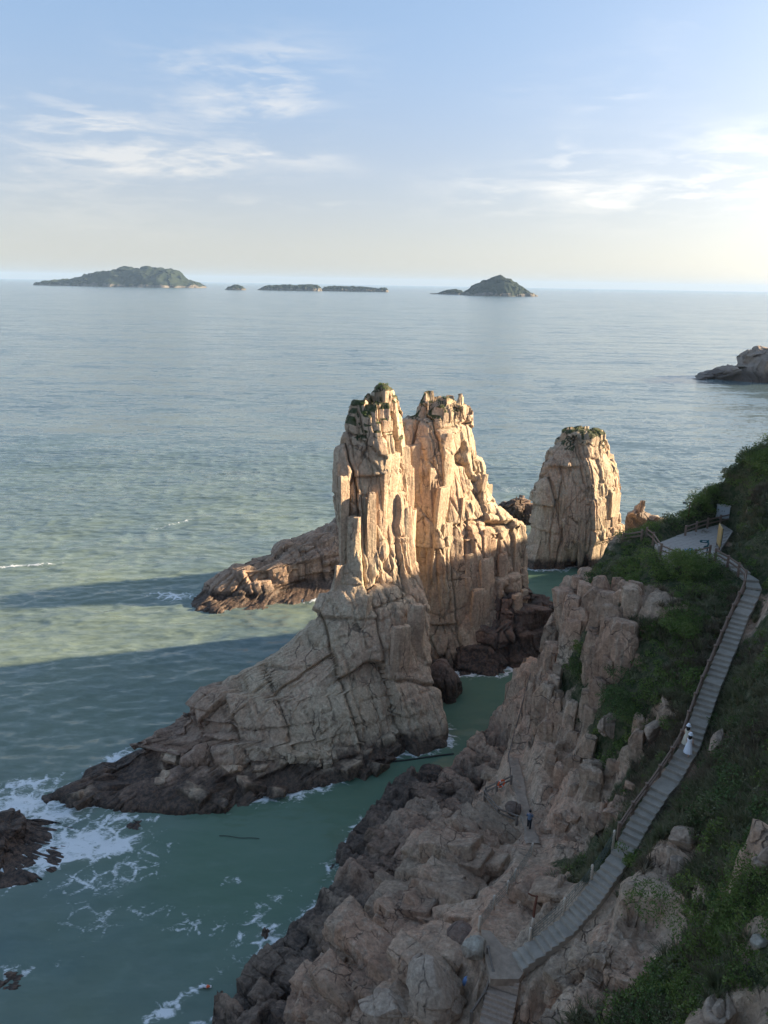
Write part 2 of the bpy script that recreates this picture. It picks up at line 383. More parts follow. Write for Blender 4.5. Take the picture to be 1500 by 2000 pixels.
    if vegz is not None:
        nn = grid_normals(Gf, True).reshape(-1, 3)
        up = np.abs(nn[:, 2])
        veg = sstep(p2[:, 2] + 2.0 * fbm(p2 / 2.2, seed + 77, 3), vegz, vegz + 3) * sstep(up, .12, .5)
    if vegz is not None and size < 2: PLANTED.append(p2[(veg > .45)][:: 3])
    Fc = grid_faces(sh[0], nth, True)
    if foam: WATERLINE.extend(p2[(np.abs(p2[:, 2]) < dz) ][::3, :2].tolist())
    ctr = Gf.mean((0, 1)); ctr[2] = 0
    # outward winding
    f0 = Fc[len(Fc) // 2]; a_, b_, c_ = p2[f0[0]], p2[f0[1]], p2[f0[2]]
    if np.dot(np.cross(b_ - a_, c_ - a_), n[f0[0]]) < 0: Fc = Fc[:, ::-1]
    rd = np.zeros(len(p2)) if ruddy is None else np.clip(ruddy(p2), 0, 1)
    o = mesh_np(name, p2 - ctr, Fc, mat, attrs={'veg': veg, 'ruddy': rd}); o.location = ctr
    return tag(o, label, cat)

stack_a = loft('sea_stack',
     [(85, 1562, 'w'), (165, 1527, 71.5), (250, 1476, 73), (322, 1424, 74.5), (430, 1332, 78), (475, 1306, 79), (560, 1264, 81), (618, 1208, 83), (642, 1140, 86), (672, 1062, 87), (661, 965, 87), (666, 880, 88), (684, 822, 89), (700, 785, 90), (712, 766, 91), (722, 752, 91.5)],
     [(862, 1398, 'w'), (848, 1300, 88), (838, 1250, 90), (832, 1150, 94), (818, 1090, 96), (808, 1000, 97), (804, 900, 97), (800, 830, 97), (792, 795, 96), (782, 770, 95), (775, 752, 94)],
     [(-3, 11), (0, 9.2), (3, 7.6), (8, 6.4), (13, 5.2), (18, 4.6), (26, 4.2), (34, 3.6), (38, 2.8), (40, 1.6)],
     [(-3, 11), (0, 9), (8, 7), (14, 5.5), (20, 5), (34, 4), (40, 1.6)],
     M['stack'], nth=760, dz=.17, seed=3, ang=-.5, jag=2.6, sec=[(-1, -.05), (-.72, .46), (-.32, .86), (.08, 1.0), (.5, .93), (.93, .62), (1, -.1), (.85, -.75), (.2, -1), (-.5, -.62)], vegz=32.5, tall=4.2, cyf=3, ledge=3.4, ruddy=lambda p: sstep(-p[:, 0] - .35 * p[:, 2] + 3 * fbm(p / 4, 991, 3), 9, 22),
     label='tallest sea stack, sunlit above and shaded below, with a long ridge sloping into the sea', cat='sea stack')
stack_b = loft('sea_stack',
     [(790, 1300, 'w'), (778, 1200, 101), (774, 1100, 101), (772, 1000, 101), (776, 860, 102), (790, 822, 102.5), (818, 797, 103), (834, 765, 104)],
     [(1062, 1230, 'w'), (1038, 1165, 112), (1030, 1100, 112), (1026, 1015, 112), (1000, 1005, 111.6), (974, 985, 111), (957, 960, 110.5), (938, 905, 110), (928, 842, 109), (912, 802, 108), (902, 768, 107)],
     [(-3, 7), (0, 6), (10, 5.2), (20, 4.8), (30, 4), (38, 2.4)],
     [(-3, 9), (0, 8), (20, 5), (30, 4), (38, 2)],
     M['stack'], nth=560, dz=.17, seed=23, ang=-.75, jag=3.2, vegz=34, tall=4.6, cyf=2,
     label='jagged sea stack of vertical slabs close behind the tallest one, stepping down to one side', cat='sea stack')
stack_c = loft('sea_stack',
     [(1010, 1108, 'w'), (1028, 1060, 139), (1040, 960, 140), (1052, 905, 141), (1074, 876, 142), (1088, 862, 143), (1104, 846, 143)],
     [(1235, 1052, 'w'), (1216, 1020, 150), (1217, 930, 150), (1209, 902, 150), (1192, 888, 149.5), (1187, 862, 149), (1182, 844, 148)],
     [(-3, 8), (0, 7), (12, 6), (20, 5), (25, 3)],
     [(-3, 9), (0, 8), (20, 6), (25, 3)],
     M['stack'], nth=420, dz=.22, seed=41, ang=-.6, jag=1.6, vegz=23, tall=3.6, cyf=2,
     label='broad flat-topped sea stack standing alone beyond the viewing platform', cat='sea stack')
loft('rock_islet',
     [(366, 1186, 'w'), (402, 1150, 121), (450, 1112, 123), (528, 1092, 127), (545, 1062, 130), (600, 1045, 133), (628, 1034, 135), (662, 1010, 137)],
     [(705, 1140, 'w'), (700, 1100, 137), (690, 1010, 138)],
     [(-3, 6), (0, 5), (5, 3.6), (9, 2)], [(-3, 7), (0, 6), (9, 2)],
     M['stack'], nth=420, dz=.16, seed=57, ang=-.7, jag=1.5, tall=1.3, amp=.8, ruddy=lambda p: .7 + 0 * p[:, 0],
     label='low brown rock islet in the open sea behind the tallest stack, partly sunlit', cat='rock')
loft('rock_pinnacle',
     [(1214, 1046, 'w'), (1226, 1000, 152), (1243, 984, 152), (1250, 976, 152)],
     [(1335, 1032, 'w'), (1306, 1012, 156), (1270, 1000, 154), (1262, 977, 153)],
     [(-3, 4), (0, 3.5), (10, 1.2)], [(-3, 5), (0, 4), (10, 1.2)],
     M['redrock'], nth=260, dz=.2, seed=61, ang=-.6, jag=2.2, tall=2.4, amp=.8,
     label='small reddish pinnacle rock beside the flat-topped stack', cat='rock')
loft('shore_rock',
     [(955, 1015, 'w'), (968, 985, 166), (990, 972, 167)],
     [(1085, 1015, 'w'), (1052, 990, 170), (1030, 975, 169)],
     [(-3, 5), (0, 4), (6, 1.5)], [(-3, 5), (0, 4), (6, 1.5)],
     M['shore'], nth=160, dz=.25, seed=67, jag=1, tall=1.2, label='dark low rock showing between the slab stack and the flat-topped stack')
# dark apron of rocks under the slab stack
loft('shore_rock',
     [(868, 1318, 'w'), (880, 1270, 99), (905, 1225, 101), (960, 1200, 104)],
     [(1120, 1215, 'w'), (1090, 1172, 106), (1060, 1150, 107), (1020, 1160, 107)],
     [(-3, 7), (0, 5.5), (4, 4), (9, 1.5)], [(-3, 6), (0, 5), (9, 2)],
     M['shore'], nth=420, dz=.15, seed=71, ang=.2, jag=1.5, tall=.9, amp=.95,
     label='dark bouldery apron at the foot of the slab stack along the channel')
loft('channel_boulder',
     [(832, 1360, 'w'), (836, 1320, 89.5), (848, 1298, 90.5)], [(904, 1345, 'w'), (900, 1322, 91), (880, 1297, 91)],
     [(-3, 3), (0, 2.8), (5, 1.2)], [(-3, 3), (0, 3), (5, 1.2)],
     M['shore'], nth=160, dz=.12, seed=77, jag=0, tall=1.2, amp=.35, label='rounded dark boulder wedged between the two tallest stacks at the water', cat='boulder')
loft('shore_rock',
     [(-150, 1690, 'w'), (-90, 1635, 60), (-20, 1616, 62)], [(156, 1645, 'w'), (122, 1632, 63.8), (86, 1622, 63.3), (40, 1617, 62.8)],
     [(-3, 6.4), (0, 5.2), (2.2, 2.2)], [(-3, 5), (0, 4), (2.2, 1.5)],
     M['shore'], nth=300, dz=.1, seed=83, jag=.6, tall=.7, amp=.55, size=.8, ang=-.2, label='dark wave-washed rock at the picture edge, below the end of the long ridge')
loft('shore_rock',
     [(-60, 1930, 'w'), (-20, 1903, 49.4)], [(72, 1916, 'w'), (45, 1897, 50.2)],
     [(-3, 2), (0, 1.3), (1.2, .6)], [(-3, 2), (0, 1.2), (1.2, .6)],
     M['shore'], nth=160, dz=.08, seed=89, jag=.3, tall=.7, amp=.35, size=.6, label='small dark rock awash near the lower corner of the bay')
loft('shore_rock',
     [(228, 1618, 'w'), (245, 1602, 65.6)], [(302, 1612, 'w'), (285, 1598, 66)],
     [(-3, 2), (0, 1.1), (1.2, .5)], [(-3, 2), (0, 1.1), (1.2, .5)],
     M['shore'], nth=120, dz=.08, seed=91, jag=.3, tall=.7, amp=.3, size=.6, label='little dark rock in the surf off the ridge tip')
loft('shore_rock',
     [(78, 1556, 'w'), (120, 1528, 73)], [(190, 1552, 'w'), (172, 1530, 73.6)],
     [(-3, 2.4), (0, 1.8), (1.2, .8)], [(-3, 2), (0, 1.6), (1.2, .8)],
     M['shore'], nth=140, dz=.09, seed=93, jag=.4, tall=.7, amp=.4, size=.6, label='low black rock finger pointing seawards at the ridge tip')
# ------------------------------------------------------------------ far islands
def island_mat():
    m, t, b = new_mat('island')
    g = t.new('ShaderNodeNewGeometry'); pos = g.outputs['Position']
    z = t.new('ShaderNodeSeparateXYZ', {0: pos}).outputs[2]; nz = t.new('ShaderNodeSeparateXYZ', {0: g.outputs['True Normal']}).outputs[2]
    at = t.new('ShaderNodeAttribute', attribute_name='veg').outputs['Fac']
    n = t.noise(pos, .018, 6, .65)
    grn = t.mix(t.ss(n, .4, .6), (.016, .026, .016), (.03, .04, .024))
    rk = t.mix(t.ss(t.noise(t.mapv(pos, (1, 1, .3)), .05, 5, .6), .4, .6), (.11, .095, .08), (.17, .15, .125))
    f = t.ss(t.m('ADD', at, t.m('MULTIPLY', t.m('SUBTRACT', t.noise(pos, .03, 5, .7), .5), .8)), .35, .6)
    t.set(b.inputs['Base Color'], t.mix(f, rk, grn)); b.inputs['Roughness'].default_value = 1
    b.inputs['Specular IOR Level'].default_value = .1
    return m
M['island'] = island_mat()
def island(sky_pts, vbase, thick, cliff, seed, label, rough=1.0, nx=260, mat=None, name='island', cat='island', group='islands along the horizon'):
    """skyline [(u, v)] over a base line at pixel row(s) vbase; thick = depth in metres, cliff = rock band height"""
    us = np.linspace(sky_pts[0][0], sky_pts[-1][0], nx)
    uu = np.array([a for a, _ in sky_pts]); vv = np.array([b for _, b in sky_pts])
    um = (us[0] + us[-1]) / 2
    base = P(um, vbase, 0.0); Y0 = base[1]
    X, H = [], []
    for u_ in us:
        v_ = np.interp(u_, uu, vv); q = PY(u_, v_, Y0 + thick * .4); X.append(q[0]); H.append(max(q[2], 0))
    X, H = np.array(X), np.array(H)
    ny = 60; ts = np.linspace(0, 1, ny)
    G = np.zeros((ny, nx, 3)); hm = H.max()
    for j, t_ in enumerate(ts):
        prof = np.minimum(1, math.sin(min(t_ / .42, 1) * math.pi / 2) ** .85) if t_ < .42 else math.cos((t_ - .42) / .58 * math.pi / 2) ** .7
        sh = np.maximum(.12, np.sqrt(H / hm))                      # islands taper towards their ends
        y = Y0 + thick * (.4 + (t_ - .4) * sh)
        G[j, :, 0] = X; G[j, :, 1] = y
        cl_ = np.minimum(cliff * 1.0, H * .8) * min(1, t_ / .05) if t_ < .9 else 0
        G[j, :, 2] = np.maximum(H * prof, cl_) if 0 < t_ < .9 else H * prof
    p = G.reshape(-1, 3); f = rough * hm * .11
    hh = np.clip(p[:, 2] / (hm * .5), 0, 1)
    D = fbm(p / (hm * .55), seed, 5, .55)
    rid = np.abs(fbm(p / (hm * .8), seed + 9, 4)) * -1
    p2 = p.copy(); p2[:, 2] += f * (D * .7 + rid * .9) * hh; p2[:, 1] += f * 2.0 * fbm(p / (hm * .4), seed + 20, 4)
    p2[:, 0] += f * .6 * fbm(p / (hm * .3), seed + 25, 3)
    edge = np.zeros(G.shape[:2], bool); edge[0] = edge[-1] = True; edge[:, 0] = edge[:, -1] = True
    p2[edge.ravel(), 2] = -3; p2[:, 2] = np.maximum(p2[:, 2], -3)
    veg = sstep(p2[:, 2] + hm * .1 * fbm(p2 / (hm * .3), seed + 31, 3), cliff * .3, cliff * 1.0)
    ctr = np.array([X.mean(), Y0, 0])
    o = mesh_np(name, p2 - ctr, grid_faces(ny, nx), mat or M['island'], attrs={'veg': veg if mat is None else 0 * veg}); o.location = ctr
    return tag(o, label, cat, group)
island([(78, 556), (84, 549), (96, 545), (104, 549), (118, 543), (126, 549), (138, 546), (160, 540), (180, 533), (206, 529), (226, 525), (240, 521), (252, 523), (268, 524), (280, 521), (296, 520), (306, 523), (318, 525), (330, 523), (344, 531), (356, 541), (370, 547), (380, 551), (386, 555), (394, 558)],
       560.5, 900, 22, 5, 'largest island on the horizon, broad humped ridge with green slopes')
island([(440, 566), (446, 560), (456, 556.5), (464, 556), (472, 559), (480, 566)], 566.5, 160, 14, 15, 'tiny dome-shaped islet on the horizon', nx=90)
island([(504, 566), (514, 560), (530, 556.5), (550, 556), (580, 556.5), (605, 555.5), (620, 557), (627, 563), (629, 567)], 567.8, 300, 24, 25, 'flat-topped horizon islet with pale cliffs, next to the tiny dome-shaped one', rough=1.5, nx=200)
island([(630, 567), (633, 560), (650, 558.5), (680, 559), (705, 559.5), (730, 562), (740, 564), (745, 561), (754, 562.5), (759, 568)], 569.5, 260, 20, 35, 'flat-topped horizon islet with pale cliffs, nearest the cone-shaped island', rough=1.5, nx=200)
island([(840, 573), (856, 572), (866, 568), (880, 565), (892, 564), (902, 567), (908, 575)], 575, 200, 12, 45, 'small ragged islet touching the cone-shaped island', nx=120)
island([(900, 576), (912, 566), (924, 558), (940, 550), (960, 543), (976, 540), (984, 541), (996, 545), (1008, 552), (1020, 560), (1034, 569), (1048, 577)], 578.5, 500, 18, 55, 'cone-shaped island on the horizon above the tallest stacks')
island([(1346, 745), (1356, 738), (1372, 733), (1384, 729), (1392, 730), (1408, 721), (1418, 714), (1428, 705), (1434, 709), (1446, 706), (1454, 709), (1462, 700), (1468, 686), (1480, 679), (1494, 673), (1504, 675), (1530, 668), (1560, 672), (1600, 690), (1640, 735), (1660, 750)],
       748, 46, 14, 65, 'distant brown rocky point jutting into the sea at the picture edge', rough=1.5, nx=320, mat=M['farrock'], name='rocky_point', cat='rock', group=None)

# ------------------------------------------------------------------ headland terrain (one sheet)
CP = []
for u, v, z in (
    # shelf between bay and path, column by column
    (550, 2000, 4.6), (550, 1900, 2.8), (500, 1950, 2.2), (620, 2000, 7), (700, 2000, 8.8), (700, 1900, 6.6), (700, 1800, 4.6), (700, 1700, 2.6), (640, 1800, 2.2),
    (780, 1950, 10.3), (780, 1850, 8), (780, 1750, 6.2), (780, 1650, 4.4), (800, 1580, 3.4), (850, 1950, 11.6), (850, 1880, 10.8), (850, 1800, 9.4), (850, 1700, 7), (850, 1600, 4.8), (850, 1540, 3),
    (900, 2000, 12), (900, 1900, 12.4), (900, 1820, 11.6), (900, 1700, 8.6), (905, 1650, 8.6), (915, 1590, 6.8), (905, 1545, 2.2), (895, 1520, 2.6), (950, 1560, 8.4), (960, 1620, 8.6), (985, 1660, 9.2),
    # path and landing
    (1003, 1480, 8.6), (1012, 1520, 9), (1022, 1570, 9.2), (1035, 1615, 9.5), (1045, 1655, 10), (1010, 1715, 11.6), (975, 1765, 13), (950, 1805, 14), (950, 1840, 14.2), (985, 1885, 14.3),
    (985, 1930, 13.3), (975, 1975, 12.6), (965, 2020, 12.1), (925, 1950, 12.4), (935, 1870, 13),
    # stairs
    (1047, 1860, 14.7), (1104, 1812, 15.8), (1150, 1762, 16.8), (1195, 1700, 17.9), (1222, 1650, 18.8), (1250, 1605, 19.4), (1290, 1550, 20.1), (1325, 1500, 20.8), (1350, 1455, 21.5), (1372, 1390, 22.6), (1395, 1330, 23.7), (1420, 1270, 24.9), (1445, 1210, 26.1), (1465, 1165, 27), (1475, 1140, 27.5), (1440, 1105, 27.8),
    # platform
    (1390, 1085, 27.9), (1320, 1085, 27.9), (1300, 1060, 28), (1350, 1045, 28), (1405, 1030, 28), (1240, 1055, 27.6), (1190, 1055, 26.8),
    # knob and gully between path and stairs
    (1050, 1800, 14.6), (1045, 1740, 13.8), (1060, 1690, 12), (1100, 1760, 14.4), (1100, 1700, 12.6), (1150, 1690, 14), (1150, 1620, 12.6), (1100, 1620, 10.2), (1190, 1620, 16.2), (1060, 1570, 10), (1200, 1560, 15.2), (1140, 1560, 12),
    # cliff face
    (1050, 1500, 11), (1050, 1420, 11.6), (1045, 1340, 12), (1020, 1400, 9.4), (1030, 1300, 12), (1000, 1420, 6), (970, 1450, 4), (1100, 1500, 12.4), (1100, 1400, 14.4), (1100, 1300, 16.6), (1090, 1220, 16), (1120, 1165, 22.8), (1075, 1260, 12.6), (1130, 1130, 23.6),
    (1150, 1500, 14), (1150, 1400, 16.6), (1150, 1300, 19.6), (1150, 1200, 23), (1200, 1500, 16), (1200, 1430, 17.6), (1200, 1350, 20), (1200, 1260, 22.4), (1200, 1180, 25), (1250, 1530, 17.6), (1250, 1450, 18.8), (1250, 1350, 21.2), (1250, 1260, 23.6), (1250, 1150, 26),
    (1290, 1480, 19.7), (1290, 1400, 21), (1300, 1330, 22.6), (1340, 1350, 23), (1340, 1250, 24.9), (1350, 1160, 26.6), (1400, 1200, 26), (1250, 1090, 27), (1180, 1100, 25.6), (1290, 1110, 27.3), (1340, 1430, 21.6),
    # slope above the stairs
    (1100, 1900, 14.7), (1100, 2000, 14.9), (1050, 1950, 13.0), (1180, 1900, 17.0), (1180, 2000, 17.8), (1180, 1800, 16.9), (1250, 2000, 20.6), (1250, 1900, 20.2), (1250, 1800, 19.6), (1250, 1700, 19.4), (1320, 2000, 22.8), (1320, 1900, 22.4), (1320, 1750, 21.8), (1310, 1620, 20.9),
    (1400, 2000, 25.2), (1400, 1900, 25), (1400, 1800, 24.6), (1400, 1700, 24.2), (1400, 1600, 23.6), (1400, 1500, 23), (1420, 1400, 23.6), (1450, 1300, 25.6), (1470, 1250, 26.4), (1490, 1190, 27.6),
    (1500, 2000, 28.2), (1500, 1900, 28.2), (1500, 1800, 28.2), (1500, 1700, 28), (1500, 1600, 27.6), (1500, 1500, 27.4), (1500, 1400, 27.6), (1500, 1300, 28), (1500, 1150, 29),
    (1450, 1100, 28.4), (1430, 1050, 28.8), (1500, 1050, 30.6)):
    q = P(u, v, z); CP.append(tuple(q))
for u, v, Y in ((1340, 1008, 75), (1290, 1034, 74), (1400, 962, 77), (1430, 915, 79), (1465, 885, 80), (1500, 862, 81), (1440, 975, 72), (1500, 950, 72)):
    CP.append(tuple(PY(u, v, Y)))
SHORE = [(425, 2010), (450, 1930), (480, 1870), (545, 1800), (600, 1780), (612, 1740), (680, 1650), (720, 1590), (760, 1545), (830, 1512), (890, 1488), (930, 1440)]
for u, v in SHORE: CP.append(tuple(P(u, v, 0.05)))
for u, v in ((300, 1950), (380, 1850), (470, 1740), (560, 1660), (660, 1560), (740, 1495), (830, 1440), (900, 1395)): CP.append(tuple(P(u, v, 0)[:2]) + (-6,))
for c in ((14, 84, 0), (19, 91, 0), (27, 98, 0), (38, 102, 0), (50, 108, 3), (60, 118, 9), (63, 133, 6), (70, 146, 2), (85, 165, 2), (16, 78, 7), (22, 82, 12), (30, 88, 12), (40, 90, 18), (50, 95, 22), (9, 88, -4), (14, 97, -5), (25, 106, -5), (42, 112, -5), (52, 130, -5), (60, 150, -5), (75, 165, -5), (90, 185, -5), (120, 190, -3),
          (-45, 60, -8), (-45, 20, -8), (-40, 120, -9), (0, 110, -8), (-30, 150, -9), (40, 150, -9), (-20, 40, -7), (30, 185, -9), (-45, 190, -9),
          (-14, 30, -3), (-8, 22, 5), (-2, 20, 12), (4, 24, 14.5), (-20, 12, -2), (-12, 5, 10), (-4, 6, 30), (3, 8, 33), (0, 0, 50), (6, 0, 50), (10, 8, 35), (18, 12, 34), (15, 3, 45), (0, -15, 53), (-12, -10, 40), (-30, -15, 15), (25, -15, 55),
          (24, 22, 33), (30, 30, 34), (32, 42, 33), (36, 54, 33.5), (40, 64, 35), (45, 75, 40), (46, 84, 37), (55, 86, 40), (60, 70, 43), (50, 50, 42), (45, 30, 41), (60, 20, 46), (80, 50, 47), (70, 105, 33), (76, 125, 29), (82, 140, 19), (92, 155, 14), (110, 110, 43), (110, 140, 32), (120, 80, 50), (150, 100, 50), (150, 150, 36), (160, 180, 20), (150, 0, 52), (160, 60, 52), (100, -30, 52)):
    CP.append(c)
CP = np.array(CP, float)
def _phi(d2): return np.sqrt(d2 + 2.0)
_d2 = ((CP[:, None, :2] - CP[None, :, :2]) ** 2).sum(2)
_A = _phi(_d2) + np.eye(len(CP)) * -.35
_n = len(CP); _Pm = np.c_[np.ones(_n), CP[:, :2] / 50]
_S = np.block([[_A, _Pm], [_Pm.T, np.zeros((3, 3))]])
_W = np.linalg.solve(_S, np.r_[CP[:, 2], 0, 0, 0])
def base_h(x, y):
    o = np.empty(len(x)); B = 40000
    for i in range(0, len(x), B):
        d2 = (x[i:i + B, None] - CP[None, :, 0]) ** 2 + (y[i:i + B, None] - CP[None, :, 1]) ** 2
        o[i:i + B] = _phi(d2) @ _W[:_n] + _W[_n] + x[i:i + B] / 50 * _W[_n + 1] + y[i:i + B] / 50 * _W[_n + 2]
    return o
def axis(lo, a, b, hi, st, g=1.09):
    c = list(np.arange(a, b, st)); d = st; x = c[-1]
    while x < hi: d *= g; x += d; c.append(x)
    d = st; x = a; pre = []
    while x > lo: d *= g; x -= d; pre.append(x)
    return np.array(pre[::-1] + c)
GX = axis(-45, -14, 33, 165, .18); GY = axis(-35, 19, 80, 190, .18)
XX, YY = np.meshgrid(GX, GY); xf, yf = XX.ravel(), YY.ravel()
H0 = base_h(xf, yf).reshape(XX.shape)
class HF:
    def __init__(s, Z): s.Z = Z
    def __call__(s, x, y):
        x = np.atleast_1d(np.asarray(x, float)); y = np.atleast_1d(np.asarray(y, float))
        i = np.clip(np.searchsorted(GX, x) - 1, 0, len(GX) - 2); j = np.clip(np.searchsorted(GY, y) - 1, 0, len(GY) - 2)
        fx = np.clip((x - GX[i]) / (GX[i + 1] - GX[i]), 0, 1); fy = np.clip((y - GY[j]) / (GY[j + 1] - GY[j]), 0, 1); Z = s.Z
        return (Z[j, i] * (1 - fx) + Z[j, i + 1] * fx) * (1 - fy) + (Z[j + 1, i] * (1 - fx) + Z[j + 1, i + 1] * fx) * fy
h0 = HF(H0)
_ts = np.concatenate([np.arange(14, 110, .15)])
def hit(u, v, hf=None):
    """the place on the headland that shows at a point of the photograph"""
    d = ray(u, v); p = CAM[None] + d[None] * _ts[:, None]
    z = (hf or h0)(p[:, 0], p[:, 1]); k = np.argmax(p[:, 2] < z)
    if not (p[:, 2] < z).any(): return P(u, v, 0)
    q = p[k].copy(); q[2] = z[k]; return q
# where plants grow: blobs (u, v, radius m, weight)
VEG = [(1380, 1850, 5, 1), (1300, 1900, 4, 1), (1420, 1700, 5, 1), (1450, 1600, 5, 1), (1350, 1960, 4, 1), (1480, 1800, 5, 1), (1400, 1780, 4, 1), (1400, 1550, 4, 1), (1450, 1450, 5, 1), (1360, 1640, 3, .9), (1270, 1730, 3, .8), (1470, 1350, 5, 1), (1490, 1250, 4, 1),
       (1180, 1690, 2.6, .9), (1140, 1690, 2.2, .9), (1100, 1680, 1.6, .7), (1200, 1640, 1.6, .8), (1205, 1385, 2.6, 1), (1235, 1370, 2.4, 1), (1250, 1400, 2, .9), (1310, 1240, 3.4, 1), (1310, 1300, 3, 1), (1340, 1150, 4, 1), (1385, 1120, 4, 1), (1230, 1090, 4, 1), (1190, 1100, 3, 1), (1280, 1110, 3.4, 1), (1300, 1430, 2.2, .9), (1260, 1480, 2, .8), (1280, 1510, 2, .9), (1210, 1560, 2, .8),
       (1120, 1310, 2, .8), (1130, 1350, 1.8, .7), (1180, 1440, 1.8, .8), (1350, 1330, 3, 1), (1380, 1250, 3, 1), (1420, 1180, 3, 1), (1240, 1590, 1.6, .8), (1220, 1165, 2, .8), (1240, 1235, 1.5, .6), (1450, 1060, 4, 1), (1490, 1100, 4, 1), (1440, 960, 5, 1), (1490, 900, 6, 1), (1340, 1015, 4, 1), (1280, 1040, 4, 1), (1150, 1070, 2.4, .8), (1160, 1710, 2, .8), (1230, 1540, 1.6, .7), (1110, 1240, 1.2, .5)]
BARE = [(1215, 1870, 3.2, .9), (1130, 1920, 3, 1), (1150, 1850, 2, .9), (1260, 1830, 1.6, .7), (1330, 1650, 1.2, .9), (1310, 1690, 1.0, .6), (1420, 1985, 1.2, .9), (1495, 1690, 1.2, .9), (1480, 1830, .7, .8), (1400, 1450, 1.0, .8), (1280, 1425, 1.2, .9), (1265, 1160, 1.6, .6), (1280, 1200, 1.6, .6), (1090, 1860, 2, .9), (1180, 1930, 2, .7), (1040, 1770, 2.4, .8)]
veg = np.zeros(XX.shape)
for lst, sg in ((VEG, 1), (BARE, -1)):
    for u, v, r_, k in lst:
        q = hit(u, v); g = k * np.exp(-((XX - q[0]) ** 2 + (YY - q[1]) ** 2) / (r_ * r_) * .9)
        veg = np.maximum(veg, g) if sg > 0 else veg - 1.1 * g
far_hill = sstep(XX, 31, 40) * sstep(H0, 8, 20) + sstep(-YY, -18, -10) * sstep(H0, 20, 30)
veg = np.clip(np.maximum(veg, far_hill), 0, 1)
vg = HF(veg)

# ---- stairs, landings, path and platform: lines in the place
def line_pts(lst, hf=h0):
    return [tuple(P(u, v, z)) for u, v, z in lst]
STAIR = np.array(line_pts([(1010, 1882, 14.35), (1047, 1858, 14.75), (1104, 1812, 15.8), (1150, 1762, 16.8), (1195, 1700, 17.95), (1222, 1652, 18.8), (1250, 1607, 19.35), (1290, 1552, 20.1), (1325, 1500, 20.9), (1350, 1455, 21.6), (1372, 1390, 22.7), (1395, 1330, 23.75), (1420, 1270, 24.9), (1445, 1210, 26.1), (1463, 1172, 26.9), (1474, 1146, 27.5), (1470, 1130, 27.7), (1440, 1108, 27.85), (1395, 1082, 27.98)]))
LOWER = np.array(line_pts([(987, 1898, 14.24), (980, 1940, 13.45), (974, 1970, 12.8), (966, 2010, 12.1), (956, 2060, 11.3)]))
TRAIL = np.array(line_pts([(1003, 1480, 8.7), (1010, 1515, 9), (1020, 1560, 9.2), (1033, 1612, 9.5), (1042, 1650, 10), (1022, 1700, 11.2), (990, 1745, 12.5), (955, 1795, 13.8), (948, 1835, 14.2), (975, 1880, 14.3)]))
LAND = line_pts([(950, 1840, 14.25), (1000, 1850, 14.3), (1025, 1890, 14.3), (1005, 1915, 14.3), (960, 1905, 14.3)])
PLAT = np.array(line_pts([(1279, 1062, 28), (1336, 1040, 28), (1410, 1022, 28), (1432, 1036, 28), (1404, 1078, 28), (1372, 1092, 28), (1326, 1099, 28), (1288, 1082, 28)]))
def dense(L, st=.15):
    seg = np.linalg.norm(np.diff(L[:, :2], axis=0), axis=1); s = np.r_[0, np.cumsum(seg)]
    t = np.arange(0, s[-1], st); return np.stack([np.interp(t, s, L[:, k]) for k in range(3)], 1)
def carve(Z, pts, half, depth=.22, blend=1.4, raise_=True):
    """seat a walk into the ground"""
    kd = KDTree(len(pts))
    for i, q in enumerate(pts): kd.insert((q[0], q[1], 0), i)
    kd.balance()
    lo, hi = pts.min(0) - half - blend, pts.max(0) + half + blend
    idx = np.argwhere((XX > lo[0]) & (XX < hi[0]) & (YY > lo[1]) & (YY < hi[1]))
    for j, i in idx:
        _, k, d = kd.find((XX[j, i], YY[j, i], 0))
        if d < half + blend:
            f = 1 - sstep(np.array(d), half, half + blend); tz = pts[k][2] - depth
            if Z[j, i] > tz or raise_: Z[j, i] += (tz - Z[j, i]) * float(f)
        
# ---- rock relief on the sheet
p0 = np.stack([xf, yf, H0.ravel()], 1)
rock = np.clip(1 - veg.ravel() * 1.1, 0, 1)
near = sstep(-p0[:, 0], -60, -36)                                       # relief fades out on the hidden hill
kdw = KDTree(0 + sum(len(dense(l_, .5)) for l_ in (STAIR, LOWER, TRAIL)))
_k = 0
for l_ in (STAIR, LOWER, TRAIL):
    for q in dense(l_, .5): kdw.insert((q[0], q[1], 0), _k); _k += 1
kdw.balance()
rough = rock.copy()
for i in np.nonzero((p0[:, 0] > -6) & (p0[:, 0] < 34) & (p0[:, 1] > 22) & (p0[:, 1] < 72))[0]:
    d_ = kdw.find((p0[i, 0], p0[i, 1], 0))[2]
    if d_ < 3.2: rough[i] *= .25 + .75 * (d_ / 3.2) ** 2
wq = p0 + .45 * np.stack([vnoise(p0 / 3.3, 5), vnoise(p0 / 3.3, 6), 0 * xf], 1)
Zd = H0.ravel().copy()
ang = .62
for k, (cx, cy, f, a, tl, ck) in enumerate(((5.2, 2.6, .9, 2.2, .7, .7), (2.2, 1.3, .85, .9, .7, .45), (.95, .65, .5, .22, .6, .14))):
    q = rotxy(wq, ang)
    r, fa, fb, fz, e = blocks(q, cx, cy, 1, 201 + 20 * k, flat=True)
    o2 = rotxy(np.stack([-fa * cx, -fb * cy, 0 * fa], 1), -ang)
    zc = HF(Zd.reshape(XX.shape))(xf + o2[:, 0], yf + o2[:, 1])
    Zd = Zd + rough * near * (f * np.clip(zc - Zd, -4, 4) + a * (r[0] + tl * (fa * r[1] * 2 + fb * r[2] * 2)) - ck * np.exp(-e / .12))
Zd += (rock * .8 + .2) * (.16 * fbm(p0 / 2.0, 301, 3) + .05 * fbm(p0 / .5, 311, 2)) + (1 - rock) * .5 * fbm(p0 / 3.0, 321, 3)
Zd = Zd.reshape(XX.shape)
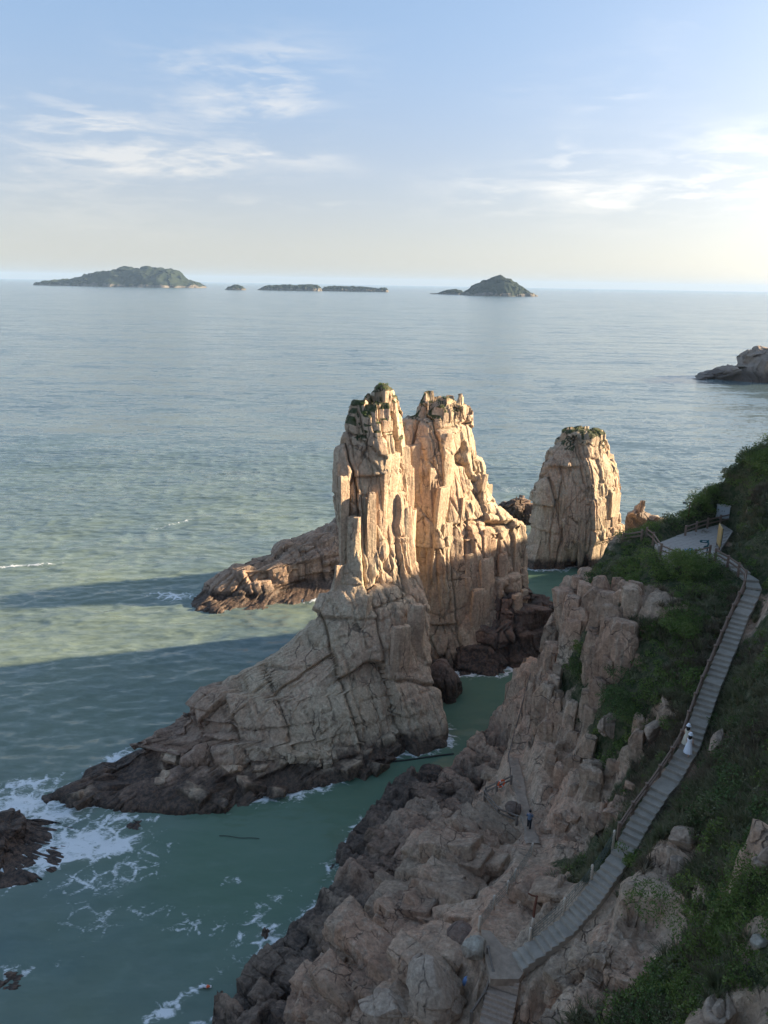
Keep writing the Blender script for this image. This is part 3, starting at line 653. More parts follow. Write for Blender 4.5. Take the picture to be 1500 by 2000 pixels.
carve(Zd, dense(STAIR), .95, .35, 1.2); carve(Zd, dense(LOWER), .8, .3, 1.0); carve(Zd, dense(TRAIL), .65, .02, .9)
pc = np.stack([PLAT.mean(0) + (PLAT[i] - PLAT.mean(0)) * f for f in np.linspace(0, 1, 14) for i in range(len(PLAT))] + [PLAT[i] * (1 - t) + PLAT[(i + 1) % len(PLAT)] * t for i in range(len(PLAT)) for t in np.linspace(0, 1, 40)])
carve(Zd, pc, .5, .5, 1.2)
lc = np.array(LAND).mean(0); lp = np.stack([lc + (np.array(LAND[i]) - lc) * f for f in np.linspace(0, 1, 6) for i in range(5)])
carve(Zd, lp, .5, .12, .8); carve(Zd, dense(LOWER), 1.0, .45, .7, False)
Zd = np.where(H0 < -.35, np.minimum(Zd, -.6), Zd); Zd = np.maximum(Zd, -4.0)
hf = HF(Zd)
Pn = np.stack([xf, yf, Zd.ravel()], 1)
# push the relief sideways as well, so that walls are not only vertical steps
Gn = grid_normals(Pn.reshape(*XX.shape, 3)); hn = Gn.reshape(-1, 3).copy(); hn *= np.sign(hn[:, 2:3] + 1e-9)
sd = rock * near * (.2 * fbm(Pn / np.array([1.6, 1.6, 2.6]), 331, 3))
keep = np.ones(len(Pn)); 
Pn[:, 0] += hn[:, 0] * sd; Pn[:, 1] += hn[:, 1] * sd
terrain = mesh_np('terrain', Pn, grid_faces(*XX.shape), M['headland'], attrs={'veg': veg.ravel()})
tag(terrain, 'rocky headland with cliffs, ledges and green slopes', kind='structure')
sel = (np.abs(Zd.ravel()) < .18) & (xf > -40) & (xf < 30) & (yf < 105)
WATERLINE.extend(Pn[sel][::3, :2].tolist())

# ------------------------------------------------------------------ sea
def sea_mat():
    m, t, b = new_mat('sea_water')
    g = t.new('ShaderNodeNewGeometry'); pos = g.outputs['Position']
    fo = t.new('ShaderNodeAttribute', attribute_name='foam').outputs['Fac']
    sh = t.new('ShaderNodeAttribute', attribute_name='calm').outputs['Fac']
    tu = t.new('ShaderNodeAttribute', attribute_name='turbid').outputs['Fac']
    c = t.mix(t.m('MULTIPLY', tu, t.ss(t.noise(pos, .03, 4, .6), .25, .6)), (.115, .17, .185), (.175, .22, .17))
    c = t.mix(sh, c, (.112, .185, .128))
    pat = t.noise(t.mapv(pos, (.8, 1.3, 1), (0, 0, .5)), 1.25, 6, .7, 1.6)
    lace = t.new('ShaderNodeTexVoronoi', {'Vector': t.mix(.35, pos, t.new('ShaderNodeTexNoise', {'Vector': pos, 'Scale': .7, 'Detail': 4}).outputs[1]), 'Scale': .85}, feature='DISTANCE_TO_EDGE').outputs[0]
    web = t.m('SUBTRACT', 1.0, t.ss(lace, .02, .16))
    fm = t.m('ADD', fo, t.m('ADD', t.m('MULTIPLY', t.m('SUBTRACT', pat, .5), 1.5), t.m('MULTIPLY', t.m('SUBTRACT', web, .5), .28)))
    fm = t.m('MULTIPLY', t.ss(fm, .44, .86), t.ss(fo, .02, .2))
    c = t.mix(t.m('MULTIPLY', t.ss(fo, .25, 1.0), .45), c, (.2, .25, .21))
    c = t.mix(fm, c, (.78, .8, .8))
    t.set(b.inputs['Base Color'], c)
    t.set(b.inputs['Roughness'], t.m('ADD', .16, t.m('MULTIPLY', fm, .6)))
    b.inputs['IOR'].default_value = 1.33; b.inputs['Specular IOR Level'].default_value = .5
    # ripples: slopes of wind waves, from chop to long streaks, added to the swell that is really there
    am = t.m('SUBTRACT', 1.0, t.m('MULTIPLY', sh, .4))
    nrm = g.outputs['Normal']; acc = None
    for sc_, rot, amp_, d_ in (((.55, 1.6, 1), 8, .62, 4), ((1.6, 3.0, 1), -14, .36, 3), ((.17, .52, 1), 6, .48, 5), ((.045, .15, 1), 4, .46, 5), ((.011, .04, 1), 3, .34, 5)):
        nc = t.new('ShaderNodeTexNoise', {'Vector': t.mapv(pos, sc_, (0, 0, R(rot))), 'Scale': 1.0, 'Detail': d_, 'Roughness': .6}).outputs[1]
        v_ = t.new('ShaderNodeVectorMath', {0: nc, 1: (.5, .5, .5)}, operation='SUBTRACT').outputs[0]
        v_ = t.new('ShaderNodeVectorMath', {0: v_, 1: (amp_ * .6, amp_, 0)}, operation='MULTIPLY').outputs[0]
        acc = v_ if acc is None else t.new('ShaderNodeVectorMath', {0: acc, 1: v_}, operation='ADD').outputs[0]
    acc = t.new('ShaderNodeVectorMath', {0: acc, 'Scale': am}, operation='SCALE').outputs[0]
    nn_ = t.new('ShaderNodeVectorMath', {0: nrm, 1: acc}, operation='ADD').outputs[0]
    t.l.new(t.new('ShaderNodeVectorMath', {0: nn_}, operation='NORMALIZE').outputs[0], b.inputs['Normal'])
    return m
M['sea'] = sea_mat()
SXa = axis(-24000, -110, 95, 24000, .55, 1.07); SYa = axis(-300, 44, 235, 26000, .5, 1.055)
sX, sY = np.meshgrid(SXa, SYa); sp = np.stack([sX.ravel(), sY.ravel(), np.zeros(sX.size)], 1)
core = (sp[:, 0] > -85) & (sp[:, 0] < 75) & (sp[:, 1] > 40) & (sp[:, 1] < 175)
foam = np.zeros(len(sp)); dist = np.full(len(sp), 40.0)
kd = KDTree(len(WATERLINE))
for i, q in enumerate(WATERLINE): kd.insert((q[0], q[1], 0), i)
kd.balance()
for i in np.nonzero(core)[0]: dist[i] = kd.find((sp[i, 0], sp[i, 1], 0))[2]
foam = .82 * np.exp(-dist / 1.15) * np.clip(.7 + 1.1 * vnoise(sp / 9.0, 401), 0, 1.2)
def fblob(u, v, rx, ry, k, a=0.0):
    q = P(u, v, 0); dx, dy = sp[:, 0] - q[0], sp[:, 1] - q[1]
    c, s = math.cos(a), math.sin(a); x, y = dx * c + dy * s, -dx * s + dy * c
    return k * np.exp(-(x / rx) ** 2 - (y / ry) ** 2)
FB = [(40, 1570, 5.5, 3, .95, .2), (110, 1590, 4.5, 2.6, .9, .1), (170, 1640, 4.6, 2.4, .98, .4), (215, 1655, 4, 1.7, 1.05, .5), (130, 1670, 4.4, 1.6, 1.05, .45), (70, 1700, 3, 1.2, .6, .3), (230, 1480, 3.2, 1.6, .85, .7), (190, 1510, 3, 1.5, .6, .6), (10, 1610, 4, 1.6, .6, 0), (250, 1700, 4, 3, .55, 0), (180, 1720, 4, 2.2, .6, 0), (90, 1640, 5, 3, .8, .2), (230, 1600, 3, 1.4, .8, .3), (60, 1530, 4, 1.5, .8, .3), (300, 1660, 3, 1.4, .5, .3), (130, 1540, 3, 1.2, .8, .5), (290, 1600, 1.6, .7, .8, .3), (20, 1545, 5, 1.5, .6, .1),
      (320, 1975, 2.6, .9, .8, .7), (370, 1940, 2.4, .6, .75, .7), (410, 1915, 1.6, .5, .6, .8), (400, 1990, 1.4, .8, .6, .5), (470, 1830, 1.8, .5, .7, .9), (500, 1795, 2, .5, .6, .8), (455, 1720, 1.4, .8, .65, .3), (530, 1760, 2.4, 1, .5, .6), (345, 1165, 4, 2.2, .85, 0), (318, 1160, 4, 1.5, .6, .1), (640, 1140, 3, .7, .6, .6), (590, 1150, 3, .5, .5, .4), (950, 1310, 1.6, .6, .85, .2), (40, 1105, 9, 1.0, .75, .25), (350, 1020, 9, .8, .55, .9), (690, 1497, .9, .35, .8, 0), (60, 1895, 1.4, .6, .6, .5), (10, 1900, 2, 1, .55, .2), (130, 1880, 2, .6, .4, .5), (1055, 1113, 4, 1, .8, 0), (1235, 1040, 5, 3, .7, 0), (880, 1010, 10, 6, .45, 0), (1000, 955, 12, 6, .4, 0), (680, 1030, 5, 2, .55, 0), (460, 1570, 2.5, .6, .5, .35), (560, 1545, 2, .5, .4, .35)]
for f in FB: foam = np.maximum(foam, fblob(*f))
foam = np.maximum(foam, .42 * np.clip(fbm(sp / np.array([9, 4, 1]), 411, 3), 0, 1) * (sp[:, 1] < 75) * core)
# the sheltered channel and bay: smoother, deeper green
chl = np.zeros(len(sp))
for (u, v, r_) in ((960, 1340, 13), (880, 1440, 13), (760, 1510, 13), (640, 1600, 13), (520, 1660, 14), (420, 1740, 13), (1080, 1130, 14), (300, 1850, 12), (150, 1820, 10)):
    q = P(u, v, 0); chl = np.maximum(chl, np.exp(-((sp[:, 0] - q[0]) ** 2 + (sp[:, 1] - q[1]) ** 2) / r_ ** 2) * (1.25 if v < 1700 else .4))
chl = np.clip(chl, 0, 1)
turb = np.exp(-((sp[:, 0] + 35) / 75) ** 2 - (np.maximum(sp[:, 1] - 105, 0) / 110) ** 2)      # stirred-up sediment inshore
# real swell close by
fade = (1 - sstep(np.abs(sp[:, 0] + 8), 100, 130)) * (1 - sstep(sp[:, 1], 225, 265))
ca, sa = math.cos(R(9)), math.sin(R(9)); wx, wy = sp[:, 0] * ca + sp[:, 1] * sa, -sp[:, 0] * sa + sp[:, 1] * ca
wv = np.stack([wx / 4.6, wy / 1.7, 0 * wx], 1)
hgt = .20 * np.clip(1 - np.abs(fbm(wv, 421, 3)), 0, 1) ** 1.5 + .07 * vnoise(wv * np.array([.3, .4, 1]), 427)
sp[:, 2] = (hgt - .15) * fade * (1 - .6 * chl)
sea = mesh_np('sea', sp, grid_faces(len(SYa), len(SXa)), M['sea'], smooth=True, attrs={'foam': foam, 'calm': chl, 'turbid': turb})
tag(sea, 'green-grey sea with small waves reaching the horizon', kind='structure')

# ------------------------------------------------------------------ small building kit
M['concrete'] = plain_mat('step_concrete', (.36, .31, .255), .9, .5, 1.6, bump=.02)
M['paving'] = plain_mat('paving_stone', (.42, .36, .31), .9, .22, 4, bump=.02)
M['oldstep'] = plain_mat('old_step', (.44, .34, .27), .95, .35, 6, bump=.03)
M['pathstone'] = plain_mat('path_stone', (.35, .265, .2), .95, .6, 2.0, bump=.12)
M['wood'] = plain_mat('brown_rail', (.22, .145, .105), .75, .3, 9, stretch=(1, 1, .3))
M['oldwood'] = plain_mat('grey_rail', (.2, .16, .13), .85, .35, 9)
M['cream'] = plain_mat('cream_post', (.62, .52, .42), .8, .18, 8)
M['wire'] = plain_mat('green_wire', (.10, .13, .11), .5, .2, 8)
M['rust'] = plain_mat('rust', (.16, .055, .03), .85, .45, 7)
M['cabinet'] = plain_mat('cabinet_grey', (.52, .54, .56), .45, .1, 3)
M['cabtop'] = plain_mat('cabinet_top', (.62, .58, .54), .5, .1, 3)
M['sign'] = plain_mat('sign_green', (.03, .11, .12), .5, .15, 5)
M['white'] = plain_mat('white_paint', (.75, .76, .78), .5, .06, 5)
M['panel'] = plain_mat('ochre_panel', (.50, .33, .13), .6, .15, 3)
M['blue'] = plain_mat('blue_panel', (.2, .33, .62), .5, .15, 5)
M['orange'] = plain_mat('orange_buoy', (.75, .12, .03), .45, .1, 6)
M['rope'] = plain_mat('dark_rope', (.03, .03, .027), .8, .2, 6)
M['skin'] = plain_mat('skin', (.55, .34, .25), .6, .05, 5)
M['hair'] = plain_mat('hair', (.012, .01, .009), .5, .2, 9)
M['dress'] = plain_mat('white_dress', (.80, .81, .85), .85, .04, 6)
M['cream_dress'] = plain_mat('cream_dress', (.66, .60, .47), .85, .18, 22)
M['shirt'] = plain_mat('grey_blue_shirt', (.14, .19, .27), .85, .1, 8)
M['trousers'] = plain_mat('black_trousers', (.012, .013, .018), .85, .1, 8)
def prism(name, quad, zt, zb, mat, parent, bevel=.015):
    """slab over 4 ground points (x, y); heights may differ per corner"""
    o = np.array(parent.location) if parent else np.zeros(3)
    zt = [zt] * 4 if np.isscalar(zt) else zt; zb = [zb] * 4 if np.isscalar(zb) else zb
    bm = bmesh.new()
    a = [bm.verts.new((q[0] - o[0], q[1] - o[1], z - o[2])) for q, z in zip(quad, zb)]
    b = [bm.verts.new((q[0] - o[0], q[1] - o[1], z - o[2])) for q, z in zip(quad, zt)]
    bm.faces.new(a[::-1]); bm.faces.new(b)
    for i in range(4): bm.faces.new((a[i], a[(i + 1) % 4], b[(i + 1) % 4], b[i]))
    bmesh.ops.recalc_face_normals(bm, faces=bm.faces)
    if bevel: bmesh.ops.bevel(bm, geom=[e for e in bm.edges], offset=bevel, segments=1, affect='EDGES')
    return mesh_bm(name, bm, mat, parent)
def beam(name, p, q, wd, ht, mat, parent, bevel=.012):
    """straight timber from p to q"""
    o = np.array(parent.location) if parent else np.zeros(3)
    p, q = np.array(p, float) - o, np.array(q, float) - o; d = q - p; L = np.linalg.norm(d); d /= L
    up = np.array([0, 0, 1.0]) if abs(d[2]) < .95 else np.array([0, 1.0, 0])
    sd_ = np.cross(d, up); sd_ /= np.linalg.norm(sd_); u2 = np.cross(sd_, d)
    bm = bmesh.new(); vs = []
    for e in (p, q):
        for a, b in ((-1, -1), (1, -1), (1, 1), (-1, 1)): vs.append(bm.verts.new(e + sd_ * a * wd / 2 + u2 * b * ht / 2))
    bm.faces.new(vs[:4]); bm.faces.new(vs[4:][::-1])
    for i in range(4): bm.faces.new((vs[i], vs[4 + i], vs[4 + (i + 1) % 4], vs[(i + 1) % 4]))
    bmesh.ops.recalc_face_normals(bm, faces=bm.faces)
    if bevel: bmesh.ops.bevel(bm, geom=[e for e in bm.edges], offset=min(bevel, wd * .2, ht * .2), segments=1, affect='EDGES')
    return mesh_bm(name, bm, mat, parent)
def tube(name, pts, rad, mat, parent, n=8, closed=False, taper=None):
    """round bar along points"""
    o = np.array(parent.location) if parent else np.zeros(3)
    pts = np.array(pts, float) - o; m = len(pts)
    tg = np.gradient(pts, axis=0) if not closed else np.roll(pts, -1, 0) - np.roll(pts, 1, 0)
    tg /= np.linalg.norm(tg, axis=1, keepdims=True)
    ref = np.array([.31, .27, .91]); a = np.cross(tg, ref); a /= np.linalg.norm(a, axis=1, keepdims=True); b = np.cross(tg, a)
    th = np.linspace(0, 2 * math.pi, n, endpoint=False)
    rr = np.full(m, rad) if taper is None else np.array(taper)
    G = pts[:, None] + rr[:, None, None] * (a[:, None] * np.cos(th)[None, :, None] + b[:, None] * np.sin(th)[None, :, None])
    V = G.reshape(-1, 3); F = grid_faces(m, n, True)
    if closed: F = np.concatenate([F, np.stack([(m - 1) * n + np.arange(n), (m - 1) * n + (np.arange(n) + 1) % n, (np.arange(n) + 1) % n, np.arange(n)], 1)])
    else:
        V = np.concatenate([V, [pts[0], pts[-1]]]); k = m * n
        c0 = np.stack([np.full(n, k), (np.arange(n) + 1) % n, np.arange(n), np.arange(n)], 1)
        c1 = np.stack([np.full(n, k + 1), (m - 1) * n + np.arange(n), (m - 1) * n + (np.arange(n) + 1) % n, (m - 1) * n + (np.arange(n) + 1) % n], 1)
        bm = bmesh.new(); vs = [bm.verts.new(v_) for v_ in V]
        for f in F: bm.faces.new([vs[i] for i in f])
        for f in list(c0) + list(c1): bm.faces.new([vs[i] for i in dict.fromkeys(f.tolist())])
        bmesh.ops.recalc_face_normals(bm, faces=bm.faces)
        return mesh_bm(name, bm, mat, parent, smooth=True)
    return mesh_np(name, V, F, mat, parent, smooth=True)
def side(L):
    """unit vector to the left of each point of a line"""
    t = np.gradient(L[:, :2], axis=0); t /= np.linalg.norm(t, axis=1, keepdims=True); return np.stack([-t[:, 1], t[:, 0]], 1)

# ------------------------------------------------------------------ stairs
def staircase(label, line, width, rise, mat, z0=None, thick=.34, jit=.02):
    D = dense(line, .05); S = side(D); k = 9
    S = np.stack([np.convolve(np.pad(S[:, i], k, 'edge'), np.ones(2 * k + 1) / (2 * k + 1), 'valid') for i in (0, 1)], 1)
    root = empty('staircase', tuple(D[0]))
    zz = D[:, 2]; up_ = zz[-1] > zz[0]
    n = int(abs(zz[-1] - zz[0]) / rise)
    cuts = np.array([float(np.argmin(np.abs(zz - (zz[0] + (zz[-1] - zz[0]) * i / n)))) for i in range(n + 1)])
    # treads come in runs of short steps with a longer landing now and then
    for i0 in range(0, n, 6):
        i1 = min(i0 + 6, n); wt = np.ones(i1 - i0); wt[rng.integers(0, len(wt))] = rng.uniform(1.6, 3.2)
        if i0 < 24 and up_ : wt[:] = 1; wt[rng.integers(0, len(wt))] = 1.6
        cuts[i0:i1 + 1] = cuts[i0] + (cuts[i1] - cuts[i0]) * np.r_[0, np.cumsum(wt)] / wt.sum()
    cuts = cuts.round().astype(int); zz = np.interp(np.arange(len(D)), cuts, zz[0] + (zz[-1] - zz[0]) * np.arange(n + 1) / n)
    for i in range(len(cuts) - 1):
        a, b = cuts[i], cuts[i + 1]
        if b - a < 3: continue
        ext = min(b + 1, len(D) - 1); wj = width + rng.uniform(-jit, jit)
        if up_: e0, e1 = max(a - 1, 0), b
        else: e0, e1 = a, ext
        h = wj / 2
        q = [D[e0, :2] - S[e0] * h, D[e1, :2] - S[e1] * h, D[e1, :2] + S[e1] * h, D[e0, :2] + S[e0] * h]
        zt = (zz[b] if up_ else zz[a]) + rng.uniform(-.012, .012)
        prism('step', q, [zt + rng.uniform(-.01, .01) for _ in q], zt - thick - .25, mat, root, .018)
    return tag(root, label, 'staircase'), D, S
st, SDn, SSd = staircase('long grey concrete staircase climbing the green slope from the rocks to the viewing platform', STAIR, 1.22, .205, M['concrete'])
lo, LDn, LSd = staircase('short worn brown stone steps running down from the rock landing', LOWER, 1.75, .2, M['oldstep'])
# landing and trail as rough slabs
def ribbon(name, line, width, mat, lift, seed, wob=.12):
    D = dense(line, .2); S = side(D); nc = 9; ts = np.linspace(-.5, .5, nc)
    G = np.zeros((len(D), nc, 3)); wv_ = width * (1 + .18 * vnoise(np.c_[D[:, :2] * .8, 0 * D[:, 0]], seed))
    for j, t_ in enumerate(ts):
        G[:, j, :2] = D[:, :2] + S * (t_ * wv_)[:, None]; G[:, j, 2] = D[:, 2] + lift
    p = G.reshape(-1, 3); p[:, 2] += .09 * fbm(p * .9, seed + 3, 3)
    edge = np.tile((np.abs(ts) > .49), len(D)); p[edge, 2] -= .35
    o = mesh_np(name, p, grid_faces(len(D), nc)[:, ::-1], mat); return o
tag(ribbon('path', TRAIL[:5], 1.3, M['pathstone'], .05, 505), 'narrow stone footpath along the cliff foot', kind='structure')
lx = np.array(line_pts([(940, 1815, 14.32), (958, 1818, 14.32), (985, 1850, 14.32), (1018, 1862, 14.32), (1032, 1886, 14.32), (1014, 1912, 14.32), (958, 1912, 14.32), (946, 1860, 14.32)])); lcc = lx.mean(0)
bm = bmesh.new(); tv = [bm.verts.new(q - lcc) for q in lx]; bv = [bm.verts.new(q - lcc - np.array([0, 0, .5])) for q in lx]
bm.faces.new(tv); bm.faces.new(bv[::-1])
for i in range(len(lx)): bm.faces.new((tv[i], bv[i], bv[(i + 1) % len(lx)], tv[(i + 1) % len(lx)]))
bmesh.ops.recalc_face_normals(bm, faces=bm.faces)
ld = mesh_bm('landing', bm, M['pathstone']); ld.location = lcc; ld['kind'] = 'structure'

# ------------------------------------------------------------------ railings
def wood_rail(label, pts, mat, h=.98, pw=.19, rails=(.86, .47), rw=.1, rh=.15, sink=.3, cap=True, cat='railing', name='railing'):
    root = empty(name, tuple(pts[0]))
    for i, p in enumerate(pts):
        p = np.array(p); po = beam('post', p - [0, 0, sink], p + [0, 0, h], pw, pw, mat, root, .02)
        if cap: beam('post_cap', p + [0, 0, h + .002], p + [0, 0, h + .05], pw * 1.25, pw * 1.25, mat, root, .02).parent = po
        if i:
            a = np.array(pts[i - 1])
            for r_ in rails: beam('rail', a + [0, 0, r_], p + [0, 0, r_], rw, rh, mat, root)
    return tag(root, label, cat)
def along(Dn, S, off, i0, i1, step):
    seg = np.r_[0, np.cumsum(np.linalg.norm(np.diff(Dn[:, :2], axis=0), axis=1))]
    t = np.arange(seg[i0], seg[i1], step); o = []
    for x in t:
        k = int(np.searchsorted(seg, x)); o.append((Dn[k, 0] + S[k, 0] * off, Dn[k, 1] + S[k, 1] * off, Dn[k, 2]))
    return o
def near_i(u, v, z, Dn): q = P(u, v, z); return int(np.argmin(((Dn[:, :2] - q[:2]) ** 2).sum(1)))
i_mid = near_i(1222, 1640, 18.9, SDn)
wood_rail('brown timber-look handrail following the seaward side of the upper staircase', along(SDn, SSd, .7, i_mid, len(SDn) - 12, 1.75), M['wood'])
def wire_fence(label, bases, h=1.1):
    root = empty('wire_fence', tuple(bases[0]))
    for i, p in enumerate(bases):
        p = np.array(p); tube('post', [p - [0, 0, .4], p + [0, 0, h - .05], p + [0, 0, h]], .085, M['cream'], root, 10, taper=[.085, .085, .06])
        if i:
            a = np.array(bases[i - 1]); n = 8
            for r_ in (.2, .42, .64, .86, 1.02):
                tube('wire', [a + (p - a) * t + [0, 0, r_ - .05 * math.sin(math.pi * t)] for t in np.linspace(0, 1, 5)], .012, M['wire'], root, 5)
            for t in np.linspace(.06, .94, 9):
                c = a + (p - a) * t; tube('wire', [c + [0, 0, .18], c + [0, 0, .6], c + [0, 0, 1.0]], .009, M['wire'], root, 4)
    return tag(root, label, 'fence')
wire_fence('wire mesh fence on cream posts along the lower flight of the concrete stairs', along(SDn, SSd, .68, near_i(1042, 1853, 14.7, SDn), i_mid - 6, 2.35))
wire_fence('wire mesh fence on cream posts beside the path below the rock knob', [hit(u, v, hf) for u, v in ((936, 1818), (964, 1776), (991, 1747), (1006, 1722), (1039, 1671))])
# lower rail along the worn steps
wood_rail('weathered rail beside the worn stone steps at the landing', [hit(u, v, hf) for u, v in ((952, 1872), (962, 1915), (946, 1962), (920, 2000))], M['oldwood'], h=.75, rails=(.68,), sink=.5, cap=False)
# trail rail with the lifebuoy
def lift(u, v, Dn, dz=0): q = hit(u, v, hf); q[2] += dz; return q
lb = [lift(1009, 1612, TRAIL), lift(973, 1597, TRAIL), lift(946, 1562, TRAIL)]
wood_rail('weathered wooden fence around the rock shelf beside the path', lb, M['oldwood'], h=.95, cap=False, sink=.6)
lb2 = [lift(948, 1556, TRAIL), lift(970, 1546, TRAIL), lift(998, 1533, TRAIL)]
wood_rail('weathered wooden fence carrying the orange lifebuoy', lb2, M['oldwood'], h=.95, cap=False, sink=.6)
lb3 = [hit(u, v, hf) for u, v in ((996, 1515), (992, 1488), (1000, 1458), (1008, 1430), (1018, 1395), (1026, 1365), (1034, 1338))]
wood_rail('dark thin handrail hugging the cliff foot above the channel', lb3, M['oldwood'], h=.9, pw=.09, rw=.05, rh=.07, cap=False, sink=.6)
a, b = np.array(lb2[1]), np.array(lb2[2]); c = (a * .75 + b * .25) + [0, 0, .66]; dv = (b - a) / np.linalg.norm(b - a); nr = np.cross(dv, [0, 0, 1])
root = empty('lifebuoy', tuple(c - nr * 0.0))
th = np.linspace(0, 2 * math.pi, 28, endpoint=False); cc = c - nr * -.12 if np.dot(nr, CAM - c) > 0 else c - nr * .12
ring = [cc + dv * math.cos(t) * .31 + np.array([0, 0, 1]) * math.sin(t) * .31 for t in th]
tube('ring', ring, .085, M['orange'], root, 10, closed=True)
for k in range(4):
    t0 = k * math.pi / 2 + .4; tube('band', [cc + (dv * math.cos(t) + np.array([0, 0, 1]) * math.sin(t)) * .31 for t in np.linspace(t0 - .12, t0 + .12, 5)], .089, M['white'], root, 10)
tag(root, 'orange lifebuoy hanging on the weathered fence by the path', 'lifebuoy')

# ------------------------------------------------------------------ viewing platform
pr = empty('viewing_platform', tuple(PLAT.mean(0)))
poly = PLAT[:, :2]
def inside(q):
    c = False; n = len(poly)
    for i in range(n):
        a, b = poly[i], poly[(i + 1) % n]
        if (a[1] > q[1]) != (b[1] > q[1]) and q[0] < (b[0] - a[0]) * (q[1] - a[1]) / (b[1] - a[1]) + a[0]: c = not c
    return c
ax_ = poly[2] - poly[0]; ax_ /= np.linalg.norm(ax_); ay_ = np.array([-ax_[1], ax_[0]]); cen = poly.mean(0)
bm = bmesh.new(); lowv = [bm.verts.new((*(q - cen), -.75)) for q in poly]; topv = [bm.verts.new((*(q - cen), -.06)) for q in poly]
bm.faces.new(topv); bm.faces.new(lowv[::-1])
for i in range(len(poly)): bm.faces.new((lowv[i], lowv[(i + 1) % len(poly)], topv[(i + 1) % len(poly)], topv[i]))
bmesh.ops.recalc_face_normals(bm, faces=bm.faces)
mesh_bm('base', bm, M['paving'], pr)
for i in range(-12, 13):
    for j in range(-14, 15):
        x0, y0 = i * .78 + (.39 if j % 2 else 0), j * .52
        cs = [cen + ax_ * (x0 + dx) + ay_ * (y0 + dy) for dx, dy in ((.018, .018), (.762, .018), (.762, .502), (.018, .502))]
        if all(inside(q) for q in cs):
            prism('paving_slab', cs, 28.0 + rng.uniform(-.008, .008), 27.9, M['paving'], pr, .008)
tag(pr, 'stone-paved viewing platform on the headland at the top of the staircase', 'platform')
def pz(u, v): return P(u, v, 28.0)
wood_rail('brown railing on the far seaward edge of the viewing platform, catching light', [pz(1338, 1046), pz(1359, 1038), pz(1381, 1031), pz(1406, 1025), pz(1430, 1019)], M['wood'], h=1.05, rails=(.9, .45), rw=.09, rh=.13, pw=.18)
wood_rail('brown railing on the near edge of the viewing platform above the big green bush', [pz(1262, 1050), pz(1275, 1060), pz(1290, 1083), pz(1327, 1099), pz(1356, 1094), pz(1385, 1086)], M['wood'], h=1.05, rails=(.9, .45), rw=.09, rh=.13, pw=.18)
for u, v in ((1285, 1081), (1322, 1097), (1351, 1093)):
    q = pz(u, v); bo = beam('bollard', q - [0, 0, .1], q + [0, 0, .8], .22, .22, M['paving'], None, .03)
    bo['label'] = {1285: 'stone bollard at the corner of the platform nearest the flat-topped stack', 1322: 'stone bollard in the middle of the platform near edge', 1351: 'stone bollard beside the blue display panel'}[u]
    bo['category'] = 'bollard'; bo['group'] = 'stone bollards on the platform edge'
wood_rail('low brown fence on the bushy spur in front of the flat-topped stack', [hit(u, v, hf) for u, v in ((1180, 1062), (1216, 1060), (1252, 1058))], M['wood'], h=1.0, rails=(.85, .45))
# signpost with arrow boards
q = pz(1380, 1083); sp_ = empty('signpost', tuple(q))
tube('post', [q, q + [0, 0, .6], q + [0, 0, 1.45]], .06, M['sign'], sp_, 10)
def board(name, c, d, ln, ht, th_, mat, parent, point=True):
    d = np.array(d, float); d /= np.linalg.norm(d); n = np.cross(d, [0, 0, 1.0]); o = np.array(parent.location)
    prof = [(0, -ht / 2), (ln - (.12 if point else 0), -ht / 2)] + ([(ln, 0)] if point else []) + [(ln - (.12 if point else 0), ht / 2), (0, ht / 2)]
    bm = bmesh.new(); fr = []
    for s_ in (-1, 1): fr.append([bm.verts.new(c - o + d * x + np.array([0, 0, y]) + n * s_ * th_ / 2) for x, y in prof])
    bm.faces.new(fr[0]); bm.faces.new(fr[1][::-1]); m_ = len(prof)
    for i in range(m_): bm.faces.new((fr[0][i], fr[0][(i + 1) % m_], fr[1][(i + 1) % m_], fr[1][i]))
    bmesh.ops.recalc_face_normals(bm, faces=bm.faces)
    return mesh_bm(name, bm, mat, parent)
b1 = board('arrow_board', q + [-.02, 0, 1.28], (-1, .15, 0), .8, .26, .05, M['sign'], sp_)
board('lettering', q + [-.2, -.045, 1.30], (-1, .15, 0), .36, .06, .012, M['white'], sp_, False).parent = b1
board('arrow_board', q + [-.02, 0, .82], (-.8, -.5, 0), .6, .22, .05, M['sign'], sp_)
board('arrow_board', q + [.02, 0, .98], (.5, .6, 0), .35, .22, .05, M['sign'], sp_)
tag(sp_, 'dark green signpost with arrow boards on the platform', 'signpost')
# tall ochre board, seen nearly edge-on
q = pz(1405, 1074); ob = empty('notice_board', tuple(q)); e = np.array([.25, 1.0, 0]); e /= np.linalg.norm(e)
board('panel', q + [0, 0, 1.2], e, 1.7, 1.9, .12, M['panel'], ob, False)
for t in (.2, 1.5): beam('leg', q + e * t - [0, 0, .2], q + e * t + [0, 0, .3], .13, .13, M['wood'], ob)
board('back_frame', q + [.1, 0, 1.2], e, 1.7, 1.8, .06, M['rope'], ob, False)
tag(ob, 'tall ochre notice board standing edge-on beside the platform shrubs', 'notice board')
q = pz(1347, 1090); dp = empty('display_panel', tuple(q))
for t in (-.3, .3): beam('leg', q + [t, .1, 0], q + [t, .1, .55], .07, .07, M['white'], dp)
prism('panel', [q[:2] + [-.5, -.25], q[:2] + [.5, -.25], q[:2] + [.5, .3], q[:2] + [-.5, .3]], [q[2] + .55, q[2] + .55, q[2] + .8, q[2] + .8], [q[2] + .50, q[2] + .50, q[2] + .75, q[2] + .75], M['blue'], dp, .01)
tag(dp, 'low sloping blue display panel by the platform railing', 'display panel')
